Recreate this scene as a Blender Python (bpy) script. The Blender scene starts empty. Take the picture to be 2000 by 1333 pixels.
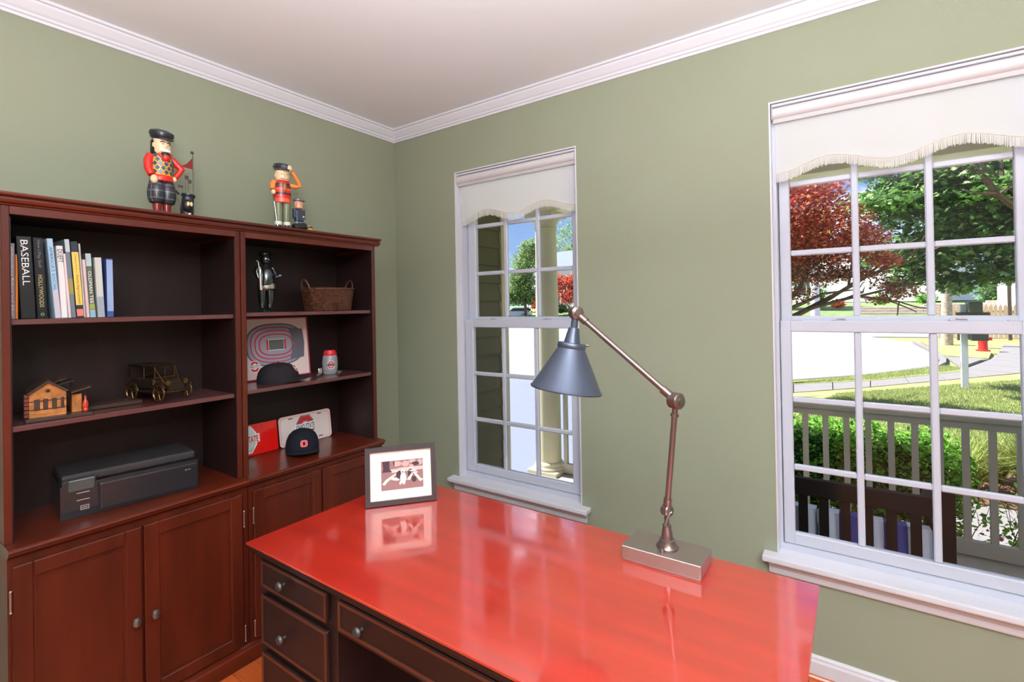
import bpy, bmesh, math, random
from mathutils import Vector, Matrix
random.seed(7)
PI = math.pi
scene = bpy.context.scene
COL = scene.collection

# ------------------------------------------------------------------ camera
def cam_axes(yaw, pitch, roll):
    f = Vector((-math.sin(yaw)*math.cos(pitch), math.cos(yaw)*math.cos(pitch), math.sin(pitch)))
    r = Vector((math.cos(yaw), math.sin(yaw), 0)); u = r.cross(f)
    c, s = math.cos(roll), math.sin(roll)
    return c*r + s*u, -s*r + c*u, f
R_, U_, F_ = cam_axes(0.607, 0.0059, -0.0174)
CAM = Vector((2.5444, -2.2971, 1.5))
cd = bpy.data.cameras.new('camera'); cam = bpy.data.objects.new('camera', cd); COL.objects.link(cam)
cam.matrix_world = Matrix((( R_.x, U_.x, -F_.x, CAM.x), (R_.y, U_.y, -F_.y, CAM.y), (R_.z, U_.z, -F_.z, CAM.z), (0,0,0,1)))
cd.sensor_width = 36; cd.lens = 963.52/2000*36
cd.shift_x = 0; cd.shift_y = (592.0-666.5)/2000
cd.clip_start = .02; cd.clip_end = 600
scene.camera = cam
vs = scene.view_settings
scene.display_settings.display_device = 'sRGB'
vs.view_transform = 'Standard'; vs.look = 'None'; vs.exposure = 0.0; vs.gamma = 1.0; vs.use_curve_mapping = False

# ------------------------------------------------------------------ world: blue sky with white clouds
w = bpy.data.worlds.new('world'); scene.world = w; w.use_nodes = True
nt = w.node_tree; nt.nodes.clear()
out = nt.nodes.new('ShaderNodeOutputWorld'); bg = nt.nodes.new('ShaderNodeBackground')
tc = nt.nodes.new('ShaderNodeTexCoord'); sep = nt.nodes.new('ShaderNodeSeparateXYZ')
nt.links.new(tc.outputs['Generated'], sep.inputs[0])
rp = nt.nodes.new('ShaderNodeValToRGB')
rp.color_ramp.elements[0].position = 0.0; rp.color_ramp.elements[0].color = (.45, .68, 1.0, 1)
rp.color_ramp.elements[1].position = .45; rp.color_ramp.elements[1].color = (.06, .22, .80, 1)
nt.links.new(sep.outputs['Z'], rp.inputs[0])
mp = nt.nodes.new('ShaderNodeMapping'); mp.inputs['Scale'].default_value = (2.4, 2.4, 5.5)
nt.links.new(tc.outputs['Generated'], mp.inputs[0])
nz = nt.nodes.new('ShaderNodeTexNoise'); nz.inputs['Scale'].default_value = 1.6; nz.inputs['Detail'].default_value = 8; nz.inputs['Roughness'].default_value = .6
nt.links.new(mp.outputs[0], nz.inputs['Vector'])
cr = nt.nodes.new('ShaderNodeValToRGB'); cr.color_ramp.elements[0].position = .50; cr.color_ramp.elements[1].position = .66
nt.links.new(nz.outputs[0], cr.inputs[0])
mx = nt.nodes.new('ShaderNodeMixRGB'); mx.inputs[2].default_value = (2.4, 2.4, 2.45, 1)
nt.links.new(cr.outputs[0], mx.inputs[0]); nt.links.new(rp.outputs[0], mx.inputs[1])
nt.links.new(mx.outputs[0], bg.inputs[0]); bg.inputs[1].default_value = 1.0
nt.links.new(bg.outputs[0], out.inputs[0])

def light(name, kind, loc, energy, color=(1,1,1), size=1, size_y=None, to=None):
    l = bpy.data.lights.new(name, kind); l.energy = energy; l.color = color
    if kind == 'AREA':
        l.size = size
        if size_y: l.shape = 'RECTANGLE'; l.size_y = size_y
    o = bpy.data.objects.new(name, l); COL.objects.link(o); o.location = loc
    if to is not None: o.rotation_euler = (Vector(to)-Vector(loc)).to_track_quat('-Z', 'Y').to_euler()
    return o
sun = light('sun', 'SUN', (0, 0, 20), 14.0, (1.0, .97, .92)); sun.data.angle = .01
sun.rotation_euler = Vector((.75, .06, -.95)).to_track_quat('-Z', 'Y').to_euler()
# lights behind the camera: added rear fill, bounced flash, added ceiling fill
L_REAR_FILL = light('rear_fill', 'AREA', (2.9, -4.55, 1.45), 9, (1.0, .98, .96), 2.4, 2.1, to=(2.4, 0, 1.5))  # added fill panel; the rear wall has no opening
L_CEIL = light('bounced_flash', 'AREA', (2.65, -2.50, 1.80), 212, (.96, .98, 1.0), .5, .5, to=(2.65, -2.50, 2.9))
L_CEIL_FILL = light('ceiling_fill', 'AREA', (4.1, -3.4, 2.60), 72, (1.0, .92, .84), .5, .5, to=(3.2, -2.6, 0))  # added fill to brighten the lower walls, no fixture here

# ------------------------------------------------------------------ helpers
def root_loc(o):
    v = Vector((0, 0, 0))
    while o is not None:
        v += o.location; o = o.parent
    return v
def tag(o, label=None, cat=None, group=None, kind=None):
    if label: o['label'] = label
    if cat: o['category'] = cat
    if group: o['group'] = group
    if kind: o['kind'] = kind
    return o
def empty(name, loc, label=None, cat=None, group=None, kind=None, rz=0):
    o = bpy.data.objects.new(name, None); o.empty_display_size = .1; COL.objects.link(o)
    o.location = loc; o.rotation_euler = (0, 0, rz)
    return tag(o, label, cat, group, kind)
def obj(name, bm, mat, parent=None, local=False, smooth=False, label=None):
    if parent is not None and not local:
        bmesh.ops.translate(bm, verts=bm.verts, vec=-root_loc(parent))
    bmesh.ops.recalc_face_normals(bm, faces=bm.faces)
    me = bpy.data.meshes.new(name); bm.to_mesh(me); bm.free()
    if smooth:
        for p in me.polygons: p.use_smooth = True
        try: me.set_sharp_from_angle(angle=math.radians(40))
        except Exception: pass
    me.materials.append(mat)
    o = bpy.data.objects.new(name, me); COL.objects.link(o); o.parent = parent
    if label: o['label'] = label
    return o
def NB(): return bmesh.new()
def merge(bm, tmp, M=None):
    if M is not None: bmesh.ops.transform(tmp, matrix=M, verts=tmp.verts)
    me = bpy.data.meshes.new('t'); tmp.to_mesh(me); tmp.free(); bm.from_mesh(me); bpy.data.meshes.remove(me)
    return bm
def box(bm, a, b, bev=0, M=None, seg=1):
    t = bmesh.new(); bmesh.ops.create_cube(t, size=1)
    a = Vector(a); b = Vector(b); c = (a+b)/2; d = b-a
    for v in t.verts: v.co = Vector((v.co.x*abs(d.x), v.co.y*abs(d.y), v.co.z*abs(d.z))) + c
    if bev: bmesh.ops.bevel(t, geom=list(t.edges), offset=bev, segments=seg, affect='EDGES', profile=.6)
    return merge(bm, t, M)
def axis_m(p0, p1):
    p0 = Vector(p0); p1 = Vector(p1); d = (p1-p0)
    q = d.to_track_quat('Z', 'Y').to_matrix().to_4x4()
    return Matrix.Translation(p0) @ q, d.length
def cyl(bm, p0, p1, r0, r1=None, seg=20, caps=True):
    M, L = axis_m(p0, p1)
    return lathe(bm, [(r0, 0), (r1 if r1 is not None else r0, L)], M, seg, caps)
def lathe(bm, prof, M=None, seg=24, caps=True, sx=1, sy=1):
    t = bmesh.new(); rings = []
    for r, z in prof:
        rings.append([t.verts.new((r*sx*math.cos(2*PI*k/seg), r*sy*math.sin(2*PI*k/seg), z)) for k in range(seg)])
    for i in range(len(rings)-1):
        for k in range(seg):
            t.faces.new((rings[i][k], rings[i][(k+1) % seg], rings[i+1][(k+1) % seg], rings[i+1][k]))
    if caps:
        if prof[0][0] > 1e-5: t.faces.new(rings[0][::-1])
        if prof[-1][0] > 1e-5: t.faces.new(rings[-1])
    bmesh.ops.remove_doubles(t, verts=t.verts, dist=1e-6)
    return merge(bm, t, M)
def T(x, y, z): return Matrix.Translation((x, y, z))
def sph(bm, c, r, seg=16, M=None, ry=None, rz=None):
    t = bmesh.new(); bmesh.ops.create_uvsphere(t, u_segments=seg, v_segments=max(6, seg//2+2), radius=1)
    S = Matrix.Diagonal((r, ry or r, rz or r, 1))
    return merge(bm, t, T(*c) @ (M if M is not None else Matrix.Identity(4)) @ S)
def tube(bm, pts, r, seg=8, r1=None):
    pts = [Vector(p) for p in pts]; n = len(pts); t = bmesh.new(); rings = []
    up = None
    for i, p in enumerate(pts):
        d = (pts[min(i+1, n-1)]-pts[max(i-1, 0)])
        if d.length < 1e-9: d = Vector((0, 0, 1))
        d.normalize()
        if up is None: up = d.orthogonal().normalized()
        up = (up - d*up.dot(d))
        if up.length < 1e-6: up = d.orthogonal()
        up.normalize(); s = d.cross(up)
        rr = r if r1 is None else r+(r1-r)*i/(n-1)
        if isinstance(r, (list, tuple)): rr = r[i]
        rings.append([t.verts.new(p+rr*(math.cos(2*PI*k/seg)*up+math.sin(2*PI*k/seg)*s)) for k in range(seg)])
    for i in range(n-1):
        for k in range(seg):
            t.faces.new((rings[i][k], rings[i][(k+1) % seg], rings[i+1][(k+1) % seg], rings[i+1][k]))
    t.faces.new(rings[0][::-1]); t.faces.new(rings[-1])
    return merge(bm, t)
def frame_m(o, u, v):
    u = Vector(u).normalized(); v = Vector(v); v = (v-u*v.dot(u)).normalized(); n = u.cross(v)
    return Matrix(((u.x, v.x, n.x, o[0]), (u.y, v.y, n.y, o[1]), (u.z, v.z, n.z, o[2]), (0, 0, 0, 1)))
def prism(bm, poly, d0, d1, M=None, holes=None):
    """2-D polygon (x,y) extruded d0..d1 along local z; optional inner ring of equal count (hole)"""
    t = bmesh.new(); n = len(poly)
    A = [t.verts.new((x, y, d0)) for x, y in poly]; B = [t.verts.new((x, y, d1)) for x, y in poly]
    for i in range(n): t.faces.new((A[i], A[(i+1) % n], B[(i+1) % n], B[i]))
    if holes is None:
        t.faces.new(A[::-1]); t.faces.new(B)
    else:
        C = [t.verts.new((x, y, d0)) for x, y in holes]; D = [t.verts.new((x, y, d1)) for x, y in holes]
        for i in range(n):
            j = (i+1) % n
            t.faces.new((C[j], C[i], D[i], D[j])); t.faces.new((A[j], A[i], C[i], C[j])); t.faces.new((B[i], B[j], D[j], D[i]))
    return merge(bm, t, M)
def flat(bm, poly, M, z=0):
    t = bmesh.new(); t.faces.new([t.verts.new((x, y, z)) for x, y in poly]); return merge(bm, t, M)
def sweep_profile(bm, prof, a, b, ma=0, mb=0, nrm=(1, 0, 0)):
    """profile (d,z) swept from a to b; d is along nrm; ends shifted by d*ma / d*mb along the run (mitres)"""
    a = Vector(a); b = Vector(b); t_ = (b-a).normalized(); n_ = Vector(nrm); t = bmesh.new(); n = len(prof)
    A = [t.verts.new(a+n_*d+Vector((0, 0, z))+t_*d*ma) for d, z in prof]
    B = [t.verts.new(b+n_*d+Vector((0, 0, z))-t_*d*mb) for d, z in prof]
    for i in range(n): t.faces.new((A[i], A[(i+1) % n], B[(i+1) % n], B[i]))
    t.faces.new(A[::-1]); t.faces.new(B)
    return merge(bm, t)
def text(name, s, M, w=None, h=.02, mat=None, parent=None, local=False, vertical=False, bold=0.0, maxw=None):
    cu = bpy.data.curves.new('t', 'FONT'); cu.body = s; cu.size = 1; cu.extrude = .012; cu.offset = bold; cu.resolution_u = 2
    o = bpy.data.objects.new('t', cu); COL.objects.link(o)
    dg = bpy.context.evaluated_depsgraph_get(); me = bpy.data.meshes.new_from_object(o.evaluated_get(dg))
    bpy.data.objects.remove(o); bpy.data.curves.remove(cu)
    bm = bmesh.new(); bm.from_mesh(me); bpy.data.meshes.remove(me)
    xs = [v.co.x for v in bm.verts]; ys = [v.co.y for v in bm.verts]
    x0, x1, y0, y1 = min(xs), max(xs), min(ys), max(ys)
    sx = (w/(x1-x0)) if w else h/(y1-y0); sy = h/(y1-y0)
    for v in bm.verts:
        v.co = Vector(((v.co.x-(x0+x1)/2)*sx, (v.co.y-(y0+y1)/2)*sy, v.co.z*.02))
    bmesh.ops.transform(bm, matrix=M, verts=bm.verts)
    return obj(name, bm, mat, parent, local)
def copy_child(src, parent, loc):
    c = src.copy(); COL.objects.link(c); c.parent = parent; c.location = loc; return c
def copy_tree(o, parent=None):
    c = o.copy(); COL.objects.link(c); c.parent = parent
    for ch in list(o.children): copy_tree(ch, c)
    return c

# ------------------------------------------------------------------ materials
def mat(name, col, rough=.5, metal=0, spec=.5, coat=0, coat_rough=.1, coat_ior=1.5, noise=0, nscale=20, stretch=(1,1,1), bump=0, bscale=80, sheen=0, trans=0, rnoise=0, island=0):
    m = bpy.data.materials.new(name); m.use_nodes = True; n = m.node_tree; b = n.nodes['Principled BSDF']
    b.inputs['Base Color'].default_value = (*col, 1); b.inputs['Roughness'].default_value = rough; b.inputs['Metallic'].default_value = metal
    b.inputs['Specular IOR Level'].default_value = spec
    if coat:
        b.inputs['Coat Weight'].default_value = coat; b.inputs['Coat Roughness'].default_value = coat_rough; b.inputs['Coat IOR'].default_value = coat_ior
    if sheen: b.inputs['Sheen Weight'].default_value = sheen
    tcn = n.nodes.new('ShaderNodeTexCoord'); mpn = n.nodes.new('ShaderNodeMapping'); mpn.inputs['Scale'].default_value = stretch
    n.links.new(tcn.outputs['Object'], mpn.inputs[0])
    if noise or rnoise:
        t = n.nodes.new('ShaderNodeTexNoise'); t.inputs['Scale'].default_value = nscale; t.inputs['Detail'].default_value = 5
        n.links.new(mpn.outputs[0], t.inputs['Vector'])
        if noise:
            mr = n.nodes.new('ShaderNodeMapRange'); mr.inputs[1].default_value = .3; mr.inputs[2].default_value = .7
            mr.inputs[3].default_value = 1-noise; mr.inputs[4].default_value = 1+noise
            n.links.new(t.outputs[0], mr.inputs[0])
            vm = n.nodes.new('ShaderNodeVectorMath'); vm.operation = 'SCALE'; vm.inputs[0].default_value = col
            n.links.new(mr.outputs[0], vm.inputs['Scale']); n.links.new(vm.outputs[0], b.inputs['Base Color'])
        if rnoise:
            m2 = n.nodes.new('ShaderNodeMapRange'); m2.inputs[1].default_value = .3; m2.inputs[2].default_value = .7
            m2.inputs[3].default_value = max(.02, coat_rough-rnoise); m2.inputs[4].default_value = coat_rough+rnoise
            n.links.new(t.outputs[0], m2.inputs[0]); n.links.new(m2.outputs[0], b.inputs['Coat Roughness' if coat else 'Roughness'])
    if bump:
        t2 = n.nodes.new('ShaderNodeTexNoise'); t2.inputs['Scale'].default_value = bscale; t2.inputs['Detail'].default_value = 3
        n.links.new(mpn.outputs[0], t2.inputs['Vector'])
        bp = n.nodes.new('ShaderNodeBump'); bp.inputs['Strength'].default_value = bump; bp.inputs['Distance'].default_value = .002
        n.links.new(t2.outputs[0], bp.inputs['Height']); n.links.new(bp.outputs[0], b.inputs['Normal'])
    return m
def leafmat(name, c1, c2, trans=.35, c3=None):
    m = bpy.data.materials.new(name); m.use_nodes = True; n = m.node_tree; b = n.nodes['Principled BSDF']
    g = n.nodes.new('ShaderNodeNewGeometry'); r = n.nodes.new('ShaderNodeValToRGB')
    r.color_ramp.elements[0].color = (*c1, 1); r.color_ramp.elements[1].color = (*c2, 1)
    if c3: e = r.color_ramp.elements.new(.9); e.color = (*c3, 1); r.color_ramp.elements[1].position = .8; r.color_ramp.elements[2].position = 1.0; r.color_ramp.elements[1].color = (*c2, 1); r.color_ramp.elements[2].color = (*c3, 1)
    n.links.new(g.outputs['Random Per Island'], r.inputs[0]); n.links.new(r.outputs[0], b.inputs['Base Color'])
    b.inputs['Roughness'].default_value = .5; b.inputs['Specular IOR Level'].default_value = .3
    tr = n.nodes.new('ShaderNodeBsdfTranslucent'); n.links.new(r.outputs[0], tr.inputs[0])
    ms = n.nodes.new('ShaderNodeMixShader'); ms.inputs[0].default_value = trans
    o = n.nodes['Material Output']; n.links.new(b.outputs[0], ms.inputs[1]); n.links.new(tr.outputs[0], ms.inputs[2]); n.links.new(ms.outputs[0], o.inputs[0])
    return m
def s2l(r, g, b):
    f = lambda c: c/255/12.92 if c/255 <= .04045 else ((c/255+.055)/1.055)**2.4
    return (f(r), f(g), f(b))

M_wall = mat('sage_wall_paint', (.285, .31, .228), .85, spec=.2, bump=.15, bscale=400, noise=.02, nscale=3)
M_ceil = mat('ceiling_paint', (.78, .81, .85), .9, spec=.1)
M_trim = mat('white_trim_paint', (.66, .67, .74), .35, spec=.4)
M_sash = mat('white_vinyl_sash', (.52, .55, .65), .4)
M_wood = mat('cherry_wood', (.078, .010, .003), .45, spec=.3, coat=.35, coat_rough=.22, noise=.35, nscale=9, stretch=(1.2, 1.2, .15))
M_wood_h = mat('cherry_wood_horizontal', (.09, .011, .003), .42, spec=.3, coat=.6, coat_rough=.2, noise=.35, nscale=9, stretch=(1.2, .15, 1.2))
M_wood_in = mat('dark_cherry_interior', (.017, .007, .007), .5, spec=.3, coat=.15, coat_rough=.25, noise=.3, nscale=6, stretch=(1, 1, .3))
M_edge = mat('cherry_shelf_edge', (.10, .03, .03), .4, coat=.9, coat_rough=.2)
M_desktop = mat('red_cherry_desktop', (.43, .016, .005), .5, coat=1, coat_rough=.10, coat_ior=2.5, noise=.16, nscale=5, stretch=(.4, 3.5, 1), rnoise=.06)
M_deskbody = mat('shaded_desk_wood', (.016, .006, .006), .5, spec=.3, coat=.25, coat_rough=.25, noise=.3, nscale=8, stretch=(.3, 1, 1))  # dark cherry, lowered further to put the front's shade into the colour
M_bead = mat('desk_bead_wood', (.07, .018, .010), .4, coat=.7)
M_pewter = mat('pewter', (.22, .20, .18), .4, metal=.9)
M_knob = mat('dark_pewter_knob', (.09, .085, .08), .5, metal=.7)
M_hinge = mat('steel_hinge', (.45, .42, .4), .3, metal=1)
M_floor = mat('orange_oak_floor', (.50, .10, .02), .4, coat=.8, coat_rough=.15, noise=.25, nscale=12, stretch=(.2, 2, 1))
M_glass = bpy.data.materials.new('window_glass'); M_glass.use_nodes = True
n = M_glass.node_tree; n.nodes.clear(); o = n.nodes.new('ShaderNodeOutputMaterial'); ms = n.nodes.new('ShaderNodeMixShader')
fr = n.nodes.new('ShaderNodeFresnel'); fr.inputs[0].default_value = 1.35
gl = n.nodes.new('ShaderNodeBsdfGlossy'); gl.inputs['Roughness'].default_value = .01; tr = n.nodes.new('ShaderNodeBsdfTransparent'); tr.inputs[0].default_value = (.97, .98, .98, 1)
n.links.new(fr.outputs[0], ms.inputs[0]); n.links.new(tr.outputs[0], ms.inputs[1]); n.links.new(gl.outputs[0], ms.inputs[2]); n.links.new(ms.outputs[0], o.inputs[0])
def fabricmat(name, col, t):
    m = bpy.data.materials.new(name); m.use_nodes = True; n = m.node_tree; n.nodes.clear()
    o = n.nodes.new('ShaderNodeOutputMaterial'); ms = n.nodes.new('ShaderNodeMixShader'); ms.inputs[0].default_value = t
    d = n.nodes.new('ShaderNodeBsdfDiffuse'); d.inputs[0].default_value = (*col, 1); tr = n.nodes.new('ShaderNodeBsdfTranslucent'); tr.inputs[0].default_value = (*col, 1)
    n.links.new(d.outputs[0], ms.inputs[1]); n.links.new(tr.outputs[0], ms.inputs[2]); n.links.new(ms.outputs[0], o.inputs[0]); return m
M_blind = fabricmat('white_blind_fabric', (.92, .94, .98), .5)
M_fringe = fabricmat('white_fringe', (.9, .9, .88), .45)
def plain(name, rgb, rough=.5, **k): return mat(name, s2l(*rgb), rough, **k)
# ================================================================== room shell
X1, Y1, ZC = 4.7, -4.6, 2.685
W1 = (.535, 1.37); W2 = (2.264, 3.075); WZ = (.462, 2.325); TH = .14
def wall_right():
    bm = NB()
    xs = [-.14, W1[0], W1[1], W2[0], W2[1], X1+.14]
    box(bm, (xs[0], 0, -.02), (xs[1], TH, 2.8)); box(bm, (xs[2], 0, -.02), (xs[3], TH, 2.8)); box(bm, (xs[4], 0, -.02), (xs[5], TH, 2.8))
    for a, b in (W1, W2):
        box(bm, (a, 0, -.02), (b, TH, WZ[0]-.026)); box(bm, (a, 0, WZ[1]), (b, TH, 2.8))
    return tag(obj('wall_right', bm, M_wall), 'sage green wall with the two windows', kind='structure')
wall_right()
bm = NB(); box(bm, (-.12, Y1-.1, -.02), (0, 0, 2.8)); tag(obj('wall_left', bm, M_wall), 'sage green wall behind the bookcases', kind='structure')
bm = NB(); box(bm, (X1, Y1-.1, -.02), (X1+.12, 0, 2.8)); tag(obj('wall_far_right', bm, M_wall), kind='structure')
bm = NB(); box(bm, (-.12, Y1-.12, -.02), (X1+.12, Y1, 2.8)); tag(obj('wall_rear', bm, M_wall), kind='structure')
bm = NB(); box(bm, (-.12, Y1-.12, ZC), (X1+.12, .14, ZC+.12)); tag(obj('ceiling', bm, M_ceil), 'off-white ceiling', kind='structure')
bm = NB(); box(bm, (-.12, Y1-.12, -.12), (X1+.12, .14, -.012))
floor = tag(obj('floor', bm, M_deskbody), 'orange-red oak plank floor', kind='structure')
plank0 = None; PW, PL = .092, 1.55
for i in range(50):
    y = -PW*(i+1)
    off = (i*.53) % PL
    x = -off
    while x < X1:
        x0 = max(0, x); x1 = min(X1, x+PL)
        if x1-x0 > .05:
            bm = NB(); box(bm, (x0+.001, y+.001, -.012), (x1-.001, y+PW-.001, 0), .0015)
            obj('floor_plank', bm, M_floor, floor)
        x += PL
# crown moulding
cp = [(0, 2.612), (.010, 2.612), (.013, 2.622), (.020, 2.625), (.022, 2.634), (.030, 2.640), (.050, 2.664), (.052, 2.672), (.062, 2.674), (.062, 2.6855), (0, 2.6855)]
for nm, a, b, nr in (('trim_1', (0, Y1, 0), (0, 0, 0), (1, 0, 0)), ('trim_2', (0, 0, 0), (X1, 0, 0), (0, -1, 0)), ('trim_3', (X1, 0, 0), (X1, Y1, 0), (-1, 0, 0)), ('trim_4', (X1, Y1, 0), (0, Y1, 0), (0, 1, 0))):
    bm = NB(); sweep_profile(bm, cp, a, b, 1, 1, nr)
    tag(obj(nm, bm, M_trim), {'trim_1': 'white crown moulding over the bookcase wall', 'trim_2': 'white crown moulding over the window wall'}.get(nm), kind='structure')
bp = [(0, 0), (.014, 0), (.014, .066), (.010, .074), (.010, .082), (.005, .09), (0, .09)]
for nm, a, b, nr in (('baseboard_left', (0, Y1, 0), (0, 0, 0), (1, 0, 0)), ('baseboard_right', (0, 0, 0), (X1, 0, 0), (0, -1, 0)), ('baseboard_far_right', (X1, 0, 0), (X1, Y1, 0), (-1, 0, 0)), ('baseboard_rear', (X1, Y1, 0), (0, Y1, 0), (0, 1, 0))):
    bm = NB(); sweep_profile(bm, bp, a, b, 1, 1, nr); bb = tag(obj(nm, bm, M_trim), kind='structure')
    bm = NB(); sweep_profile(bm, [(.014, 0), (.027, 0), (.025, .009), (.020, .015), (.014, .017)], a, b, 1, 1, nr); obj('shoe_moulding', bm, M_floor, bb, label='orange wood shoe moulding')

# ------------------------------------------------------------------ windows
def window(name, x0, x1, g0, g1, label):
    r = empty(name, (x0, 0, WZ[0]), label, None, kind='structure')
    # stool and apron
    bm = NB(); box(bm, (x0-.05, -.06, .437), (x1+.05, .001, .462), .006, seg=2); box(bm, (x0+.001, -.004, .437), (x1-.001, .075, .462)); obj('window_sill', bm, M_trim, r)
    bm = NB(); sweep_profile(bm, [(0, .378), (.012, .378), (.014, .384), (.014, .402), (.020, .410), (.030, .425), (.030, .4365), (0, .4365)], (x0-.03, -.001, 0), (x1+.03, -.001, 0), 0, 0, (0, -1, 0)); obj('apron', bm, M_trim, r)
    # jamb liners
    for nm, a, b in (('jamb', (x0, -.003, .462), (x0+.006, .12, 2.325)), ('jamb', (x1-.006, -.003, .462), (x1, .12, 2.325)), ('head_jamb', (x0+.006, -.003, 2.319), (x1-.006, .12, 2.325))):
        bm = NB(); box(bm, a, b); obj(nm, bm, M_trim, r)
    # frame
    bm = NB(); fi = .018
    box(bm, (x0+.006, .045, .462), (x0+fi, .13, 2.319)); box(bm, (x1-fi, .045, .462), (x1-.006, .13, 2.319))
    box(bm, (x0+fi, .045, .462), (x1-fi, .13, .487)); box(bm, (x0+fi, .045, 2.295), (x1-fi, .13, 2.319)); obj('window_frame', bm, M_sash, r)
    # sashes
    def sash(nm, y0, y1, zb, zt, gb, gt, mz):
        s0, s1 = x0+.021, x1-.021
        bm = NB()
        box(bm, (s0, y0, zb), (g0, y1, zt), .003); box(bm, (g1, y0, zb), (s1, y1, zt), .003)
        box(bm, (g0-.002, y0, zb), (g1+.002, y1, gb), .003); box(bm, (g0-.002, y0, gt), (g1+.002, y1, zt), .003)
        s = obj(nm, bm, M_sash, r)
        ym = (y0+y1)/2; w = .012; gw = (g1-g0)/3
        vx = [g0+gw, g0+2*gw]
        for x in vx:
            bm = NB(); box(bm, (x-w, ym-.011, gb), (x+w, ym+.011, gt), .004); obj('muntin', bm, M_sash, s)
        zs = [gb]+mz+[gt]; xs = [g0]+vx+[g1]
        for z in mz:
            for k in range(3):
                bm = NB(); box(bm, (xs[k]+(w if k else 0), ym-.0105, z-.0115), (xs[k+1]-(w if k < 2 else 0), ym+.0105, z+.0115), .004); obj('muntin', bm, M_sash, s)
        for i in range(3):
            for k in range(3):
                bm = NB(); a = Vector((xs[k]+(w-.004 if k else -.004), ym, zs[i]+(.008 if i else -.004))); b = Vector((xs[k+1]-(w-.004 if k < 2 else -.004), ym, zs[i+1]-(.008 if i < 2 else -.004)))
                t = bmesh.new(); t.faces.new([t.verts.new(p) for p in ((a.x, ym, a.z), (b.x, ym, a.z), (b.x, ym, b.z), (a.x, ym, b.z))]); merge(bm, t)
                obj('pane', bm, M_glass, s)
        return s
    sash('upper_sash', .092, .124, 1.392, 2.295, 1.436, 2.268, [1.702, 1.995])
    lo = sash('lower_sash', .052, .086, .488, 1.418, .535, 1.372, [.808, 1.089])
    for fx in (.28, .72):
        x = x0+(x1-x0)*fx; bm = NB(); box(bm, (x-.025, .054, 1.418), (x+.025, .078, 1.424), .002); box(bm, (x-.008, .048, 1.424), (x+.022, .062, 1.430), .002); obj('sash_lock', bm, M_sash, lo)
    for fx in (.1, .9):
        x = x0+(x1-x0)*fx; bm = NB(); box(bm, (x-.02, .053, 1.418), (x+.02, .07, 1.4215), .001); obj('tilt_latch', bm, M_sash, lo)
    return r
window('window_1', W1[0], W1[1], .615, 1.29, 'white double hung window of eighteen panes beside the bookcase')
window('window_2', W2[0], W2[1], 2.324, 3.006, 'white double hung window of eighteen panes at the right')
M_bluegrey = plain('blue_grey_plastic', (120, 125, 165), .4)
# roller blinds
M_roll = mat('blind_cassette', (.62, .60, .63), .4)
M_grey = mat('blind_bar_grey', (.5, .49, .51), .5)
def blind(x0, x1, label):
    a, b = x0+.009, x1-.009
    r = empty('roller_blind', ((a+b)/2, .03, 2.31), label, 'window blind', 'scalloped roller blinds')
    bm = NB(); box(bm, (a, .004, 2.306), (b, .044, 2.316), .003); obj('head_rail', bm, M_trim, r)
    bm = NB(); M = Matrix.Translation((a+.004, .024, 2.281)) @ Matrix.Rotation(PI/2, 4, 'Y'); lathe(bm, [(.024, 0), (.024, b-a-.008)], M, 28); obj('roller', bm, M_roll, r, smooth=True)
    for x in (a, b-.003):
        bm = NB(); box(bm, (x, .002, 2.252), (x+.003, .046, 2.306), .001); obj('end_bracket', bm, M_grey, r)
    bm = NB(); box(bm, (a+.004, .018, 2.240), (b-.004, .026, 2.262), .002); obj('stiffener_bar', bm, M_grey, r, label='grey bar under the roll')
    N = 64; f0, f1 = a+.010, b-.010; yy = .036
    hem = lambda t: 2.053-.023*math.cos(4*PI*t)
    t_ = bmesh.new(); K = 6; g = []
    for i in range(N+1):
        t = i/N; x = f0+(f1-f0)*t; g.append([t_.verts.new((x, yy, 2.26+(hem(t)-2.26)*k/K)) for k in range(K+1)])
    for i in range(N):
        for k in range(K): t_.faces.new((g[i][k], g[i+1][k], g[i+1][k+1], g[i][k+1]))
    obj('fabric', t_, M_blind, r, smooth=True)
    bm = NB(); tube(bm, [(f0+(f1-f0)*i/N, yy-.003, hem(i/N)+.004) for i in range(N+1)], .0045, 6); obj('hem_braid', bm, M_fringe, r, smooth=True)
    t_ = bmesh.new(); n_ = 330
    for i in range(n_):
        t = (i+random.random()*.5)/n_; x = f0+(f1-f0)*t; z = hem(t); L = .034+random.uniform(-.004, .004); d = random.uniform(-.001, .001); y_ = yy-.003+random.uniform(-.001, .001)
        t_.faces.new([t_.verts.new(p) for p in ((x-.0011, y_, z), (x+.0011, y_, z), (x+.0009+d, y_, z-L), (x-.0009+d, y_, z-L))])
    tag(obj('fringe', t_, M_fringe, r), kind='stuff')
blind(*W1, 'white scalloped fringed roller blind in the window beside the bookcase')
blind(*W2, 'white scalloped fringed roller blind in the right-hand window')

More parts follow.
